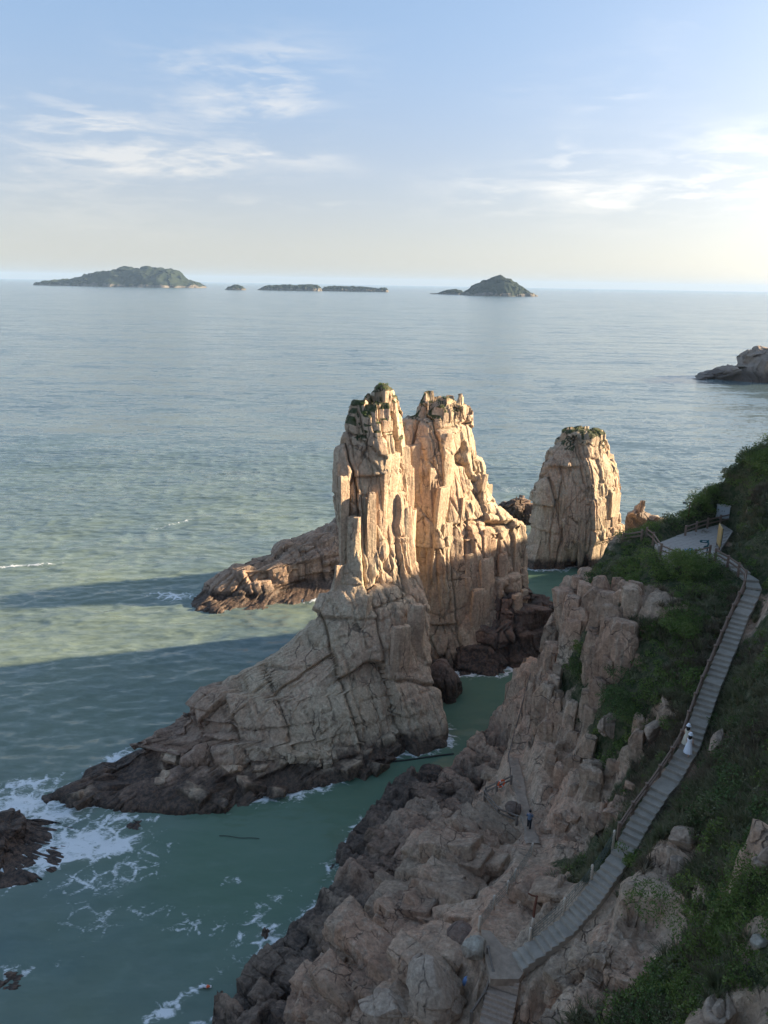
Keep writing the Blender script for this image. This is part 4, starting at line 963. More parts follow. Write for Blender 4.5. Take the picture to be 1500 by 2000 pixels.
# cabinet
q = hit(1411, 1004, hf) - np.array([0, 0, .45]); cb = empty('cabinet', tuple(q)); cx_ = np.array([.94, -.34, 0]); cy_ = np.array([.34, .94, 0])
def rect(c, a, b): return [c[:2] + cx_[:2] * a[0] + cy_[:2] * b[0], c[:2] + cx_[:2] * a[1] + cy_[:2] * b[0], c[:2] + cx_[:2] * a[1] + cy_[:2] * b[1], c[:2] + cx_[:2] * a[0] + cy_[:2] * b[1]]
prism('body', rect(q, (-.65, .65), (-.5, .5)), q[2] + 1.05, q[2] - .3, M['cabinet'], cb, .02)
prism('roof', rect(q, (-.7, .7), (-.55, .55)), q[2] + 1.14, q[2] + 1.052, M['cabtop'], cb, .02)
for a in ((-.62, -.01), (.01, .62)):
    d_ = prism('door', rect(q, a, (-.52, -.502)), q[2] + .98, q[2] + .1, M['cabinet'], cb, .004)
    hx = a[1] - .1 if a[0] < 0 else a[0] + .1; prism('handle', rect(q, (hx - .02, hx + .02), (-.56, -.521)), q[2] + .62, q[2] + .45, M['rope'], cb, .004).parent = d_
tag(cb, 'pale grey metal equipment cabinet on the bushy slope above the platform', 'cabinet')
# little mast on the skyline
q = hit(1344, 1012, hf); mp = empty('mast', tuple(q))
tube('pole', [q - [0, 0, .3], q + [0, 0, .8], q + [0, 0, 1.7]], .035, M['rust'], mp, 7)
beam('arm', q + [0, 0, 1.55], q + [-.75, .05, 1.6], .05, .05, M['oldwood'], mp); beam('lamp_head', q + [-.72, .05, 1.55], q + [-.4, .05, 1.55], .16, .2, M['wire'], mp)
tag(mp, 'thin mast with a side arm poking above the bushes against the sea', 'mast')
# rusty iron post
q = hit(1040, 1812, hf); rp = empty('iron_post', tuple(q))
tube('shaft', [q - [0, 0, .3], q + [.02, 0, 1.2], q + [.1, 0, 2.1]], .075, M['rust'], rp, 8); tube('arm', [q + [.1, 0, 2.05], q + [-.2, .02, 2.12], q + [-.42, .04, 2.25]], .05, M['rust'], rp, 7)
tube('foot', [q - [0, 0, .2], q + [0, 0, .2], q + [.01, 0, .55]], .085, M['cream'], rp, 8)
tag(rp, 'rusty iron post with a bent arm beside the rock knob', 'post')

# ------------------------------------------------------------------ loose boulders
def boulder(u, v, size, label, mat, seed, rotz=0.0, sink=.3, amp=.5, off=(0, 0, 0), sub=5, cuts=9):
    bm = bmesh.new(); bmesh.ops.create_icosphere(bm, subdivisions=sub, radius=1.0)
    V = np.array([v_.co[:] for v_ in bm.verts]); r2 = np.random.default_rng(seed)
    for k in range(cuts):                                    # broken faces
        n = r2.normal(size=3); n /= np.linalg.norm(n); d = r2.uniform(.55, .85); e = V @ n - d
        V -= np.outer(np.maximum(e, 0) * .92, n)
    V = V * np.array(size); V = rotxy(V, rotz)
    nr = V / (np.linalg.norm(V, axis=1, keepdims=True) + 1e-9)
    V = V + nr * rock_disp(V + seed * 3.1, seed, amp * .5, .55, .4, 1.4)[:, None] 
    q = hit(u, v, hf) + np.array(off)
    q[2] += size[2] * (1 - 2 * sink) * .5
    for v_, c in zip(bm.verts, V): v_.co = c
    o = mesh_bm('boulder', bm, mat); o.location = q
    return tag(o, label, 'boulder')
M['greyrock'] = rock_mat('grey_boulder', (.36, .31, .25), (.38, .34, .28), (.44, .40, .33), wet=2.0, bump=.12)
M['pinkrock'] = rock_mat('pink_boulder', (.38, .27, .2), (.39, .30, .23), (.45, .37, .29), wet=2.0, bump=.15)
boulder(846, 1965, (1.7, 2.0, 2.6), 'big pale angular boulder at the picture bottom beside the worn steps', M['pinkrock'], 611, .5, .2)
boulder(760, 1985, (2.2, 1.2, 1.2), 'long rounded brown boulder leaning against the big pale one', M['pinkrock'], 612, -.5, .25)
boulder(926, 1868, (.85, .7, .8), 'smooth grey boulder perched next to the landing', M['greyrock'], 613, .2, .1, .25)
boulder(905, 1835, (.9, 1.0, .6), 'dark rounded boulder above the smooth grey one', M['shore'], 614, .7, .3)
boulder(880, 1700, (2.0, 1.2, 1.3), 'large tilted brown block on the rock shelf', M['pinkrock'], 615, .9, .35)
boulder(845, 1520, (1.7, 1.3, 1.5), 'dark boulder at the water edge of the channel', M['shore'], 616, .2, .3)
boulder(1398, 1462, (.4, 1.5, 1.0), 'leaning bare rock slab on the upper side of the stairs', M['pinkrock'], 617, -.55, .3, .3)
boulder(1332, 1655, (.8, .6, .8), 'bare pinkish rock in the grass just above the stairs', M['pinkrock'], 618, .3, .3, .4)
boulder(1316, 1698, (.5, .5, .7), 'small rough rock below the bare pinkish one in the grass', M['pinkrock'], 619, .1, .3, .4)
boulder(1494, 1690, (.7, .6, .9), 'pink rock showing at the picture edge among dark bushes', M['pinkrock'], 620, .2, .2, .4)
boulder(1484, 1842, (.35, .3, .28), 'small white stone among the bushes near the picture edge', M['greyrock'], 621, .2, .2, .2)
boulder(1412, 1990, (.9, .6, .8), 'pale rock outcrop at the bottom edge among grass', M['pinkrock'], 622, .6, .3, .4)
boulder(1240, 1437, (.35, .28, .25), 'small white rock below the cliff bush', M['greyrock'], 623, .2, .1, .2)
boulder(1278, 1428, (.6, 1.5, .9), 'slanting pale rock slab in the grass below the stairs', M['pinkrock'], 624, -.75, .25, .3)
boulder(1190, 1425, (1.3, 1.0, 1.2), 'pale jointed block on the cliff under the ledge bush', M['pinkrock'], 625, .4, .4, .5)
boulder(1005, 1585, (.8, .8, .7), 'rounded rock between the weathered fence and the path', M['shore'], 626, .1, .3, .3)

# ------------------------------------------------------------------ plants
M['bush'] = leaf_mat('bush_leaf', (.10, .165, .036), (.16, .215, .05), (.22, .245, .085))
M['darkbush'] = leaf_mat('dark_leaf', (.065, .115, .034), (.105, .16, .046), (.15, .185, .07))
M['grass'] = leaf_mat('grass_blade', (.13, .145, .065), (.21, .2, .11), (.3, .26, .17), .5)
M['dry'] = leaf_mat('dry_grass', (.14, .11, .07), (.2, .16, .10), (.27, .22, .15), .5)
M['olive'] = leaf_mat('olive_leaf', (.12, .14, .06), (.18, .185, .09), (.26, .24, .15))
M['twig'] = plain_mat('twig', (.1, .07, .05), .9, .3, 9)
def leaf_cloud(C, Rd, per, ls, r_):
    """leaves of many bushes at once: centres (n,3), radii (n), leaves per square metre of crown"""
    cnt = np.maximum((per * Rd ** 2).astype(int), 12); idx = np.repeat(np.arange(len(C)), cnt); n = len(idx)
    d = r_.normal(size=(n, 3)); d[:, 2] = np.abs(d[:, 2]) * .9 + .02 - .25 * (r_.random(n) < .25); d /= np.linalg.norm(d, axis=1, keepdims=True)
    lump = 1 + .38 * vnoise(d * 2.3 + C[idx] * 1.7, 701) + .18 * vnoise(d * 5.5 + C[idx] * 2.9, 702)
    rad = Rd[idx] * lump * (.55 + .45 * r_.random(n) ** .45)
    p = C[idx] + d * rad[:, None] * np.array([1, 1, .82])
    nm = d * .6 + r_.normal(size=(n, 3)) * .55; nm /= np.linalg.norm(nm, axis=1, keepdims=True)
    t = np.cross(nm, r_.normal(size=(n, 3))); t /= np.linalg.norm(t, axis=1, keepdims=True); b = np.cross(nm, t)
    L = (ls[idx] * r_.uniform(.65, 1.25, n))[:, None]
    V = np.stack([p - t * L * .5, p + b * L * .27, p + t * L * .5, p - b * L * .27], 1).reshape(-1, 3)
    return V, np.arange(4 * n).reshape(-1, 4)
def blades(C, per, ln, r_, wd=.022, spread=.28):
    n = len(C) * per; idx = np.repeat(np.arange(len(C)), per)
    a = r_.uniform(0, 2 * math.pi, n); d = np.stack([np.cos(a), np.sin(a), 0 * a], 1)
    base = C[idx] + d * (r_.random(n) * spread)[:, None] * .5
    L = ln[idx] * r_.uniform(.6, 1.2, n); lean = r_.uniform(.25, .95, n)
    tip = base + d * (L * lean)[:, None]; tip[:, 2] += L * np.sqrt(np.clip(1 - lean ** 2, .05, 1)) * .9
    mid = (base + tip) / 2; mid[:, 2] += L * .16
    w_ = np.stack([-d[:, 1], d[:, 0], 0 * a], 1) * wd
    V = np.stack([base - w_, base + w_, mid + w_ * .8, mid - w_ * .8, tip + w_ * .15, tip - w_ * .15], 1).reshape(-1, 3)
    k = np.arange(n)[:, None] * 6
    F = np.concatenate([k + np.array([[0, 1, 2, 3]]), k + np.array([[3, 2, 4, 5]])])
    return V, F
STD = np.concatenate([dense(STAIR, .4), dense(LOWER, .4), dense(TRAIL, .4), pc[::3]])
kds = KDTree(len(STD))
for i, q in enumerate(STD): kds.insert((q[0], q[1], 0), i)
kds.balance()
def clear(p, r_): return kds.find((p[0], p[1], 0))[2] > r_
def scatter(blobs, dens, r_, mn=.35):
    """random standing places inside blobs (u, v, radius), where the ground carries plants"""
    o = []
    for u, v, rr in blobs:
        q = hit(u, v, hf); n = int(dens * math.pi * rr * rr)
        for _ in range(n):
            a, d = r_.uniform(0, 2 * math.pi), rr * math.sqrt(r_.random()); x, y = q[0] + d * math.cos(a), q[1] + d * math.sin(a)
            if vg(x, y)[0] > mn and clear((x, y), .95): o.append((x, y, hf(x, y)[0]))
    return np.array(o).reshape(-1, 3)
pr_ = np.random.default_rng(77)
SHRUB = [(1380, 1850, 5), (1300, 1900, 3.2), (1330, 1960, 3), (1420, 1720, 4.5), (1400, 1790, 4), (1460, 1620, 4.5), (1480, 1780, 5), (1470, 1920, 4), (1440, 1990, 3), (1480, 1480, 4), (1490, 1350, 4), (1490, 1220, 4), (1495, 1120, 4), (1460, 1060, 4), (1430, 990, 5), (1490, 950, 5), (1480, 900, 5), (1440, 930, 5), (1380, 990, 4), (1340, 1020, 4), (1290, 1042, 3.5), (1450, 1130, 2.4),
         (1340, 1140, 4), (1385, 1130, 3.2), (1320, 1170, 3), (1230, 1095, 4), (1195, 1100, 3), (1270, 1100, 3), (1165, 1080, 2.4), (1180, 1135, 2), (1310, 1240, 2.8), (1305, 1295, 2.6), (1330, 1330, 2), (1210, 1385, 2.2), (1240, 1370, 2.2), (1255, 1405, 1.8), (1195, 1410, 1.2), (1175, 1445, 1.4), (1300, 1430, 1.2), (1285, 1510, 1.8), (1255, 1535, 1.6), (1215, 1165, 1.6), (1125, 1300, 1.3), (1140, 1330, 1.1), (1130, 1700, 1.8), (1170, 1680, 1.8), (1195, 1650, 1.4), (1350, 1600, 1.6), (1250, 1680, 1.6), (1150, 1480, .8), (1165, 1310, .6)]
C = scatter(SHRUB, 1.25, pr_)
keep_ = np.ones(len(C), bool)
dep = np.linalg.norm(C - CAM, axis=1)
Rd = pr_.uniform(.35, .9, len(C)) * np.where(pr_.random(len(C)) < .14, 1.6, 1.0) * np.clip(.75 + .5 * vnoise(C / 4.0, 731), .5, 1.3)
C[:, 2] += Rd * .12
kind = vnoise(C / 5.0, 733) + pr_.normal(size=len(C)) * .25
ls = np.where(dep < 42, .12, .17)
for nm, sel_, mt, lb_ in (('shrub_cover', kind > .02, M['bush'], 'dense mid-green shrubs covering the headland slopes'), ('shrub_cover', (kind <= .02) & (kind > -.28), M['olive'], 'pale olive scrub scattered over the headland slopes'), ('shrub_cover', kind <= -.28, M['darkbush'], 'darker evergreen shrubs mixed into the headland slopes')):
    V, F = leaf_cloud(C[sel_], Rd[sel_], np.where(dep[sel_] < 42, 560, 330), ls[sel_], pr_)
    tag(mesh_np(nm, V, F, mt), lb_, kind='stuff')
GRASS = [(1400, 1540, 4), (1440, 1450, 4), (1370, 1640, 3), (1280, 1740, 3), (1230, 1790, 2.5), (1330, 1780, 2.5), (1410, 1600, 3), (1450, 1350, 4), (1480, 1280, 3), (1350, 1350, 3), (1380, 1260, 3), (1410, 1190, 3), (1250, 1590, 2), (1230, 1560, 2), (1290, 1480, 2), (1330, 1400, 2.4), (1170, 1720, 2.4), (1120, 1690, 2), (1215, 1640, 1.4), (1260, 1900, 2.4), (1200, 1950, 2.4), (1270, 1980, 2.4), (1160, 1980, 2), (1230, 1230, 1.4), (1250, 1170, 2), (1290, 1200, 2), (1420, 1060, 3), (1470, 1010, 3), (1390, 1930, 1.2), (1300, 1650, 1.4), (1240, 1830, 2), (1130, 1760, 1.4)]
Cg = scatter(GRASS, 8.0, pr_, .2); gk = vnoise(Cg / 3.0, 741) + pr_.normal(size=len(Cg)) * .2
for sel_, mt, lb_ in ((gk > -.25, M['grass'], 'grey-green tussock grass over the slopes around the stairs'), (gk <= -.25, M['dry'], 'dry straw-coloured grass among the shrubs')):
    V, F = blades(Cg[sel_], 26, pr_.uniform(.35, .85, sel_.sum()), pr_, .028)
    tag(mesh_np('grass', V, F, mt), lb_, kind='stuff')
# low plants on the stack tops
for pts_, lb_ in zip(PLANTED, ('dark plants clinging to the top of the tallest stack', 'tufts of plants on the crest of the jagged slab stack', 'green tuft of plants on top of the flat-topped stack')):
    if len(pts_) < 4: continue
    o = pts_[pr_.integers(0, len(pts_), 60 if 'tallest' in lb_ else 26)] + np.array([0, 0, .05])
    V, F = leaf_cloud(o, pr_.uniform(.13, .3, len(o)), np.full(len(o), 500), np.full(len(o), .16), pr_)
    tag(mesh_np('clinging_plants', V, F, M['darkbush']), lb_, kind='stuff')
# single bushes that can be told apart
def bush(u, v, rad, label, mat, seed, squash=1.0, per=620, ls_=.13):
    q = hit(u, v, hf); r2 = np.random.default_rng(seed); root = empty('bush', tuple(q))
    n = 9; c = r2.normal(size=(n, 3)) * np.array([.5, .5, .28]) * rad; c[:, 2] = np.abs(c[:, 2]) + .25 * rad
    V, F = leaf_cloud(c, r2.uniform(.38, .62, n) * rad, np.full(n, per), np.full(n, ls_), r2); V[:, 2] *= squash
    mesh_np('foliage', V, F, mat, root)
    for k in range(4):
        e = c[k] * np.array([1, 1, squash]); tube('stem', [q + [0, 0, -.2], q + e * .5 + [0, 0, .05], q + e], .03, M['twig'], root, 5, taper=[.04, .03, .012])
    return tag(root, label, 'bush')
bush(1218, 1385, 2.3, 'large dark green bush filling the ledge in the middle of the cliff', M['darkbush'], 801, .8, 480, .15)
bush(1312, 1235, 2.1, 'rounded bright green bush at the top of the bare cliff', M['bush'], 802, .95, 480, .15)
bush(1350, 1122, 2.6, 'biggest leafy bush right below the platform railing', M['bush'], 803, .9, 420, .16)
bush(1306, 1432, 1.1, 'small bright green bush just below the bend of the handrail', M['bush'], 804, .9)
bush(1232, 1692, 1.0, 'bright green bush touching the upper edge of the lower stair flight', M['bush'], 805, 1.0)
bush(1372, 1850, 2.4, 'bright green rounded shrub in the lower corner slope', M['bush'], 806, 1.0, 600, .12)
bush(1128, 1312, 1.1, 'scrubby bush in a cliff crevice over the channel', M['darkbush'], 807, 1.0, 480, .14)
# spiky tussock
q = hit(1398, 1935, hf); V, F = blades(np.array([[0, 0, 0.0]]), 220, np.array([1.0]), np.random.default_rng(9), .02, .3)
tk = mesh_np('tussock', V, F, M['grass']); tk.location = q; tag(tk, 'spiky arching grass tussock at the foot of the bright green shrub', 'grass tuft')

# ------------------------------------------------------------------ broken blocks and columns of the headland rock
def block_mesh(seed, dims, n=16):
    """angular joint block: a box broken along random planes, with smaller steps and chips"""
    r2 = np.random.default_rng(seed); g = np.linspace(-1, 1, n); V, F = [], []
    for ax in range(3):
        for sgn in (-1, 1):
            a, b = np.meshgrid(g, g); c = np.full_like(a, sgn); q = [None] * 3; q[ax] = c; q[(ax + 1) % 3] = a; q[(ax + 2) % 3] = b
            f = grid_faces(n, n) + len(V) * n * n; F.append(f if sgn > 0 else f[:, ::-1]); V.append(np.stack(q, -1).reshape(-1, 3))
    V = np.concatenate(V); F = np.concatenate(F)
    key = np.round(V * 1000).astype(np.int64); _, ix, inv = np.unique(key, axis=0, return_index=True, return_inverse=True); V = V[ix]; F = inv.ravel()[F]
    V = V * (1 + .16 * r2.uniform(-1, 1, 3))
    V[:, 0] += r2.uniform(-.25, .25) * V[:, 2]; V[:, 1] += r2.uniform(-.2, .2) * V[:, 2] + r2.uniform(-.2, .2) * V[:, 0]
    for k in range(9):
        m = r2.normal(size=3) * np.array([1, 1, .9]); m /= np.linalg.norm(m); d = r2.uniform(.98, 1.3); e = V @ m - d; V -= np.outer(np.maximum(e, 0), m)
    V = V * np.array(dims); nr = V / (np.linalg.norm(V, axis=1, keepdims=True) + 1e-9)
    V = V + nr * rock_disp(V + seed * 5.7, 900 + seed, .22, .5, 0.0, 2.0)[:, None] + nr * (.03 * fbm(V * 2.0, seed, 3))[:, None]
    return V, F
PROTO = {}
for kd_, dims_ in (('col', (.9, .62, 2.3)), ('slab', (1.9, .95, .62)), ('lump', (.9, .75, .6))):
    PROTO[kd_] = []
    for j in range(5):
        V, F = block_mesh(31 * j + len(kd_) * 7, dims_); o = mesh_np('rock_block', V, F, M['headland']); PROTO[kd_].append(o.data); bpy.data.objects.remove(o)
NOGO = [tuple(q) for q in STD] + [tuple(q) for q in lb + lb2 + lb3] + [tuple(hit(u, v, hf)) for u, v in ((936, 1818), (950, 1797), (964, 1776), (978, 1760), (991, 1747), (1006, 1722), (1022, 1695), (1039, 1671), (952, 1872), (962, 1915), (946, 1962), (920, 2000), (1040, 1812), (906, 1927))]
kdn = KDTree(len(NOGO))
for i, q in enumerate(NOGO): kdn.insert((q[0], q[1], 0), i)
kdn.balance()
br = np.random.default_rng(2024); nblk = 0
ZONES = (  # u0, v0, u1, v1, how many, kind, size
    (1110, 1150, 1260, 1260, 22, 'col', 1.0), (1110, 1150, 1260, 1300, 22, 'col', .6), (1080, 1240, 1240, 1340, 20, 'col', .95), (1060, 1300, 1200, 1440, 30, 'col', .65), (1060, 1430, 1260, 1560, 36, 'col', .6), (1025, 1260, 1080, 1400, 14, 'col', .75),
    (1150, 1560, 1230, 1610, 5, 'lump', .8), (860, 1600, 1000, 1700, 16, 'slab', 1.0), (760, 1680, 920, 1800, 26, 'slab', 1.1), (700, 1780, 900, 1900, 26, 'slab', 1.1), (640, 1880, 860, 2000, 22, 'slab', 1.0), (560, 1800, 700, 2000, 22, 'lump', 1.2), (700, 1600, 860, 1720, 20, 'lump', 1.3), (820, 1520, 960, 1600, 18, 'lump', 1.0), (480, 1880, 600, 2000, 14, 'lump', 1.0), (930, 1430, 1000, 1540, 14, 'lump', .9), (1080, 1850, 1250, 2000, 20, 'lump', .8), (1040, 1690, 1090, 1800, 8, 'slab', .8), (1060, 1560, 1120, 1660, 6, 'lump', .7))
for u0, v0, u1, v1, n, kd_, sz in ZONES:
    for _ in range(n):
        q = hit(br.uniform(u0, u1), br.uniform(v0, v1), hf)
        k = sz * br.uniform(.6, 1.25); need = (1.25 if kd_ == 'slab' else .8) * k + .75
        if vg(q[0], q[1])[0] > .55 or kdn.find((q[0], q[1], 0))[2] < need or q[2] < .45: continue
        o = bpy.data.objects.new('rock_block', PROTO[kd_][br.integers(0, 5)]); COL.objects.link(o); o.parent = terrain
        dz_ = {'col': -.45, 'slab': -.26, 'lump': -.28}[kd_] * k
        o.location = (q[0], q[1], q[2] + dz_); o.scale = (k * br.uniform(.8, 1.2), k * br.uniform(.8, 1.2), k * br.uniform(.8, 1.25))
        tl = {'col': .10, 'slab': .16, 'lump': .2}[kd_]
        o.rotation_euler = (br.normal() * tl * .5, br.normal() * tl * .5 + (.28 if kd_ == 'slab' else 0), -.62 + br.normal() * .1 + (math.pi if br.random() < .5 else 0)); nblk += 1

# broken dark blocks along the waterline of the long ridge
DARK = []
for j in range(5):
    V, F = block_mesh(400 + 13 * j, (1.0, .8, .6)); o = mesh_np('rock_block', V, F, M['stack']); DARK.append(o.data); bpy.data.objects.remove(o)
co = np.empty(len(stack_a.data.vertices) * 3, np.float32); stack_a.data.vertices.foreach_get('co', co); co = co.reshape(-1, 3) + np.array(stack_a.location)
cand = co[(co[:, 2] > -.2) & (co[:, 2] < 2.6) & (co[:, 0] < 3) & (co[:, 1] < 71 + (co[:, 0] + 30) * .42)]
for _ in range(46):
    q = cand[br.integers(0, len(cand))]; k = br.uniform(.5, 1.35) * (1.15 if q[2] < 1.2 else .8)
    o = bpy.data.objects.new('rock_block', DARK[br.integers(0, 5)]); COL.objects.link(o); o.parent = stack_a
    o.location = Vector(q) - stack_a.location + Vector((0, 0, -.25 * k)); o.scale = (k * br.uniform(.8, 1.4), k, k * br.uniform(.7, 1.1)); o.rotation_euler = (br.normal() * .25, br.normal() * .25, br.uniform(0, 6.28))

# tall joint slabs standing proud of the stacks
TALL = []
for j in range(6):
    V, F = block_mesh(700 + 17 * j, (.62 + .12 * (j % 3), .42, 3.4 + .5 * (j % 2)), 18); o = mesh_np('rock_slab', V, F, M['stack']); TALL.append(o.data); bpy.data.objects.remove(o)
for so, n, zlo, zhi, rz0, big in ((stack_a, 26, 6, 32, .62, 1.05), (stack_b, 36, 4, 32, .6, 1.1), (stack_c, 18, 2, 18, .55, 1.15)):
    me = so.data; co = np.empty(len(me.vertices) * 3, np.float32); me.vertices.foreach_get('co', co); co = co.reshape(-1, 3) + np.array(so.location)
    no = np.empty(len(me.vertices) * 3, np.float32); me.vertices.foreach_get('normal', no); no = no.reshape(-1, 3)
    ok = (co[:, 2] > zlo) & (co[:, 2] < zhi) & (no[:, 1] < -.15) & (no[:, 0] > -.45) & (np.abs(no[:, 2]) < .6)
    if so is stack_a: ok &= (co[:, 0] > -9 - .0 * co[:, 2]) & ((co[:, 2] > 13) | (co[:, 0] > -4))
    cand = co[ok]; cn = no[ok]
    for _ in range(n):
        k = br.integers(0, len(cand)); q = cand[k] - cn[k] * np.array([1, 1, 0]) * br.uniform(.25, .5)
        o = bpy.data.objects.new('rock_slab', TALL[br.integers(0, 6)]); COL.objects.link(o); o.parent = so
        sz = br.uniform(.55, 1.35) * big; hz_ = min(sz * br.uniform(1.1, 1.9), max(.35, q[2] / 3.0))
        o.location = Vector(q) - so.location - Vector((0, 0, 2.6 * hz_ if q[2] > zhi - 9 else .8 * hz_)); o.scale = (sz * br.uniform(.7, 1.3), sz * br.uniform(.7, 1.1), hz_)
        o.rotation_euler = (br.normal() * .03, br.normal() * .035, rz0 + br.normal() * .15 + (math.pi if br.random() < .5 else 0))

# ------------------------------------------------------------------ people
def skin_body(name, J, E, Rr, mat, parent, sub=2):
    me = bpy.data.meshes.new(name); me.from_pydata(J, E, []); o = bpy.data.objects.new(name, me); COL.objects.link(o)
    md = o.modifiers.new('s', 'SKIN'); sv = me.skin_vertices[0].data if me.skin_vertices else None
    if sv is None:
        bm = bmesh.new(); bm.from_mesh(me); bm.verts.layers.skin.verify(); bm.to_mesh(me); bm.free(); sv = me.skin_vertices[0].data
    for k, r_ in enumerate(Rr): sv[k].radius = (r_, r_) if np.isscalar(r_) else r_; sv[k].use_root = (k == 0)
    o.modifiers.new('d', 'SUBSURF').levels = sub; o.modifiers['d'].render_levels = sub
    dg = bpy.context.evaluated_depsgraph_get(); m2 = bpy.data.meshes.new_from_object(o.evaluated_get(dg)); m2.name = name
    bpy.data.objects.remove(o); m2.materials.clear(); m2.materials.append(mat)
    for p_ in m2.polygons: p_.use_smooth = True
    ob_ = bpy.data.objects.new(name, m2); COL.objects.link(ob_); ob_.parent = parent; return ob_
def lathe(name, prof, mat, parent, n=28, c=(0, 0, 0), wave=0.0, k=9, squash=1.0, ph=0.0):
    th = np.linspace(0, 2 * math.pi, n, endpoint=False); rows = []
    for i, (r_, z) in enumerate(prof):
        rr = r_ * (1 + wave * (i / (len(prof) - 1)) * np.sin(th * k + ph)); rows.append(np.stack([c[0] + rr * np.cos(th), c[1] + rr * np.sin(th) * squash, np.full(n, c[2] + z)], 1))
    return mesh_np(name, np.array(rows).reshape(-1, 3), grid_faces(len(prof), n, True), mat, parent, smooth=True)
def person(loc, rz, label, woman=True, dress='dress', stride=.18, hat=True, arm=(.32, .1)):
    root = empty('person', tuple(loc)); root.rotation_euler[2] = rz              # faces -y
    J = [(0, 0, .92), (0, 0, 1.10), (0, 0, 1.30), (0, -.005, 1.42), (0, -.015, 1.50), (0, -.03, 1.60), (0, -.02, 1.68),
         (.09, 0, .88), (.10, -stride, .48), (.10, -stride * .8, .07), (.10, -stride * .8 - .14, .03), (-.09, 0, .88), (-.10, stride * .6, .48), (-.10, stride * 1.3, .08), (-.10, stride * 1.3 - .14, .04),
         (.17, 0, 1.37), (.22, -.02, 1.12), (.22, -.02 - arm[0] * .5, .92), (.22, -.06 - arm[0] * .7, .84), (-.17, 0, 1.37), (-.23, .02, 1.12), (-.22, -.06 - arm[1], .90), (-.22, -.1 - arm[1], .82)]
    E = [(0, 1), (1, 2), (2, 3), (3, 4), (4, 5), (5, 6), (0, 7), (7, 8), (8, 9), (9, 10), (0, 11), (11, 12), (12, 13), (13, 14), (2, 15), (15, 16), (16, 17), (17, 18), (2, 19), (19, 20), (20, 21), (21, 22)]
    Rr = [(.15, .11), (.125, .095), (.15, .105), (.07, .065), (.052, .055), (.085, .10), (.075, .085), (.09, .09), .062, .04, .035, (.09, .09), .062, .04, .035, .055, .043, .034, .03, .055, .043, .034, .03]
    skin_body('body', J, E, Rr, M['skin'] if woman else M['skin'], root)
    if woman:
        lathe('dress', [(.29, .30), (.27, .44), (.235, .68), (.195, .88), (.15, 1.02), (.165, 1.18), (.19, 1.32), (.13, 1.41)], M[dress], root, 40, (0, .02, 0), .0, squash=.82)
        sk = bpy.data.objects[root.children[-1].name].data
        V = np.array([v_.co[:] for v_ in sk.vertices]); th = np.arctan2(V[:, 1], V[:, 0]); f = np.clip((1.0 - V[:, 2]) / .8, 0, 1)
        V[:, 0] *= 1 + .10 * f * np.sin(th * 11); V[:, 1] *= 1 + .10 * f * np.sin(th * 11 + .7); V[:, 1] += f ** 2 * .10
        sk.vertices.foreach_set('co', V.astype(np.float32).ravel())
        lathe('hair', [(.10, 1.16), (.125, 1.30), (.125, 1.42), (.118, 1.55), (.112, 1.66), (.07, 1.745), (.0, 1.755)], M['hair'], root, 20, (0, .03, 0), squash=1.05)
    else:
        lathe('shirt', [(.17, .84), (.165, .95), (.155, 1.1), (.175, 1.28), (.13, 1.41), (.06, 1.45)], M['shirt'], root, 24, (0, 0, 0), squash=.78)
        for sx_, (a, b, c) in ((1, (15, 16, 17)), (-1, (19, 20, 21))):
            tube('sleeve', [np.array(loc) + np.array(J[a]), np.array(loc) + np.array(J[b])], .07, M['shirt'], root, 10)
        for ids in ((7, 8, 9), (11, 12, 13)):
            tube('trouser_leg', [np.array(loc) + np.array(J[i]) for i in ids], .09, M['trousers'], root, 10, taper=[.115, .085, .07])
        lathe('hair', [(.085, 1.55), (.115, 1.62), (.105, 1.70), (.06, 1.76), (.0, 1.77)], M['hair'], root, 20, (0, .02, 0), squash=1.1)
    if hat:
        lathe('sun_hat', [(.165, 1.655), (.16, 1.675), (.115, 1.70), (.112, 1.77), (.09, 1.815), (.0, 1.83)], M['dress'], root, 26, (0, 0, 0), squash=1.08)
    return tag(root, label, 'person')
def on_stair(u, v, z, off):
    i = near_i(u, v, z, SDn); zt = None
    p_ = SDn[i]; xy = p_[:2] + SSd[i] * off
    best = None
    for ch in st.children:
        c = np.array([v_.co[:] for v_ in ch.data.vertices]) + np.array(st.location)
        lo_, hi_ = c.min(0), c.max(0); d = np.linalg.norm((lo_[:2] + hi_[:2]) / 2 - xy)
        if best is None or d < best[0]: best = (d, hi_[2])
    return (xy[0], xy[1], best[1])
dirn = SDn[near_i(1350, 1480, 21.3, SDn) + 8] - SDn[near_i(1350, 1480, 21.3, SDn) - 8]; hd = math.atan2(dirn[1], dirn[0]) + math.pi / 2
person(on_stair(1347, 1483, 21.2, -.18), hd, 'person in a long white dress and white sun hat walking up the stairs', True, 'dress')
person(on_stair(1344, 1465, 21.4, .22), hd + .1, 'person in a patterned cream dress and white hat, one step ahead on the stairs', True, 'cream_dress')
tq = TRAIL[np.argmin(np.abs(TRAIL[:, 1] - P(1033, 1615, 9.5)[1]))]; tq = P(1033, 1617, 9.62)
person((tq[0], tq[1], 9.62), math.pi * .9, 'person in a grey-blue top and black trousers walking on the footpath', False, hat=False, stride=.14)

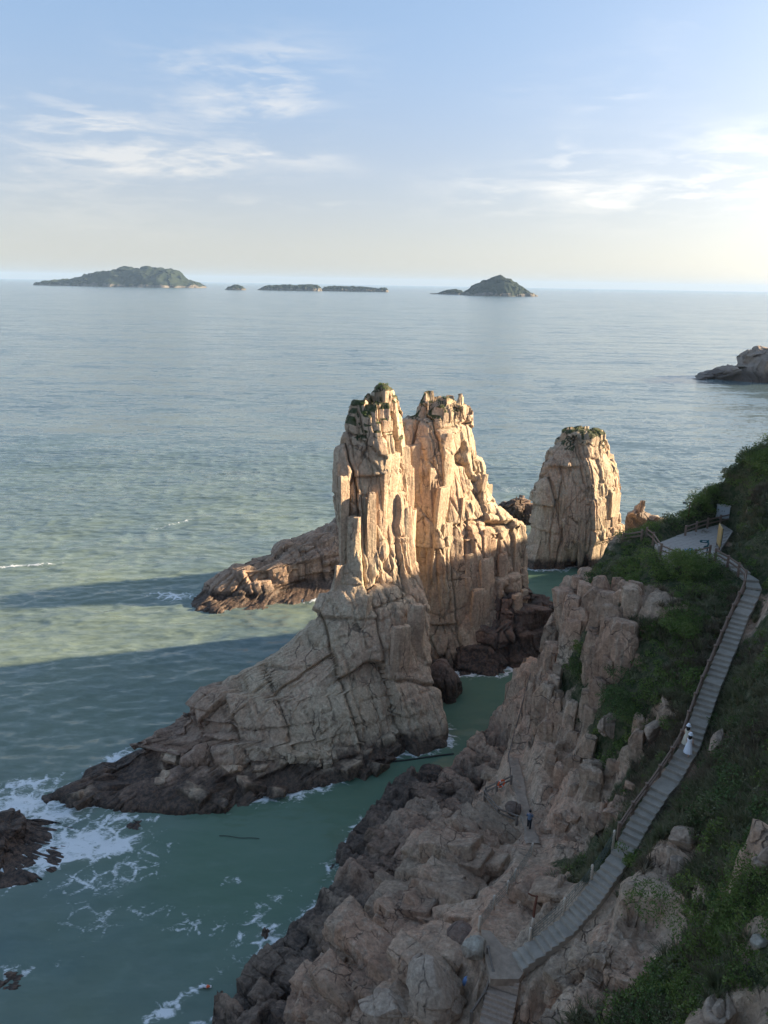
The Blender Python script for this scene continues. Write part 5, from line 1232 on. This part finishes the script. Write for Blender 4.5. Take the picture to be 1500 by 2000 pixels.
# ------------------------------------------------------------------ things on the water
def wline(a, b, n=24, sag=.07):
    a, b = P(*a, 0), P(*b, 0); return [a + (b - a) * t + np.array([0, sag * math.sin(t * 9), .10]) for t in np.linspace(0, 1, n)]
tag(tube('mooring_rope', wline((695, 1497), (886, 1474)), .09, M['rope'], None, 6), 'dark floating rope stretched across the narrow channel', 'rope')
tag(tube('mooring_rope', wline((428, 1634), (506, 1640)), .03, M['rope'], None, 6), 'short dark rope end drifting in the open bay', 'rope')
def litter(u, v, label, col, rr):
    q = P(u, v, .15); root = empty('flotsam', tuple(q)); r2 = np.random.default_rng(int(u))
    for k in range(7):
        bm = bmesh.new(); bmesh.ops.create_icosphere(bm, subdivisions=2, radius=1)
        s_ = r2.uniform(.08, .17, 3) * np.array([1.5, 1.1, .6]); of = r2.normal(size=3) * np.array([rr, rr * .4, .04])
        for v_ in bm.verts: v_.co = Vector(np.array(v_.co) * s_ * (1 + .2 * math.sin(v_.co[0] * 5 + k)) + of)
        mesh_bm('float', bm, M['orange'] if (k in col) else M['white'], root, True)
    return tag(root, label, 'flotsam')
litter(692, 1495, 'bundle of white and orange floats at the ridge foot', (1, 2, 5), .35)
litter(398, 1926, 'white and orange flotsam drifting in the near foam', (3,), .2)
q = hit(906, 1927, hf); bt = empty('water_bottle', tuple(q))
tube('drum', [q, q + [.1, .05, .22], q + [.16, .08, .42]], .17, M['blue'], bt, 14, taper=[.15, .18, .13]); tube('neck', [q + [.16, .08, .42], q + [.19, .1, .52]], .05, M['blue'], bt, 10)
tag(bt, 'blue plastic bottle lying between the boulder and the worn steps', 'bottle')

# ------------------------------------------------------------------ sea air between here and the islands
def haze():
    bm = bmesh.new(); bmesh.ops.create_cube(bm, size=1.0)
    m = bpy.data.materials.new('haze'); m.use_nodes = True; t = NT(m.node_tree); t.n.clear()
    v = t.new('ShaderNodeVolumePrincipled', {'Color': (.46, .68, 1.0), 'Density': 3.6e-5, 'Anisotropy': .0})
    t.l.new(v.outputs[0], t.new('ShaderNodeOutputMaterial').inputs['Volume'])
    o = mesh_bm('haze', bm, m); o.scale = (56000, 28500, 206); o.location = (0, 13000, 206 / 2 - 6)
    return tag(o, 'thin sea haze over the water', kind='stuff')
haze()
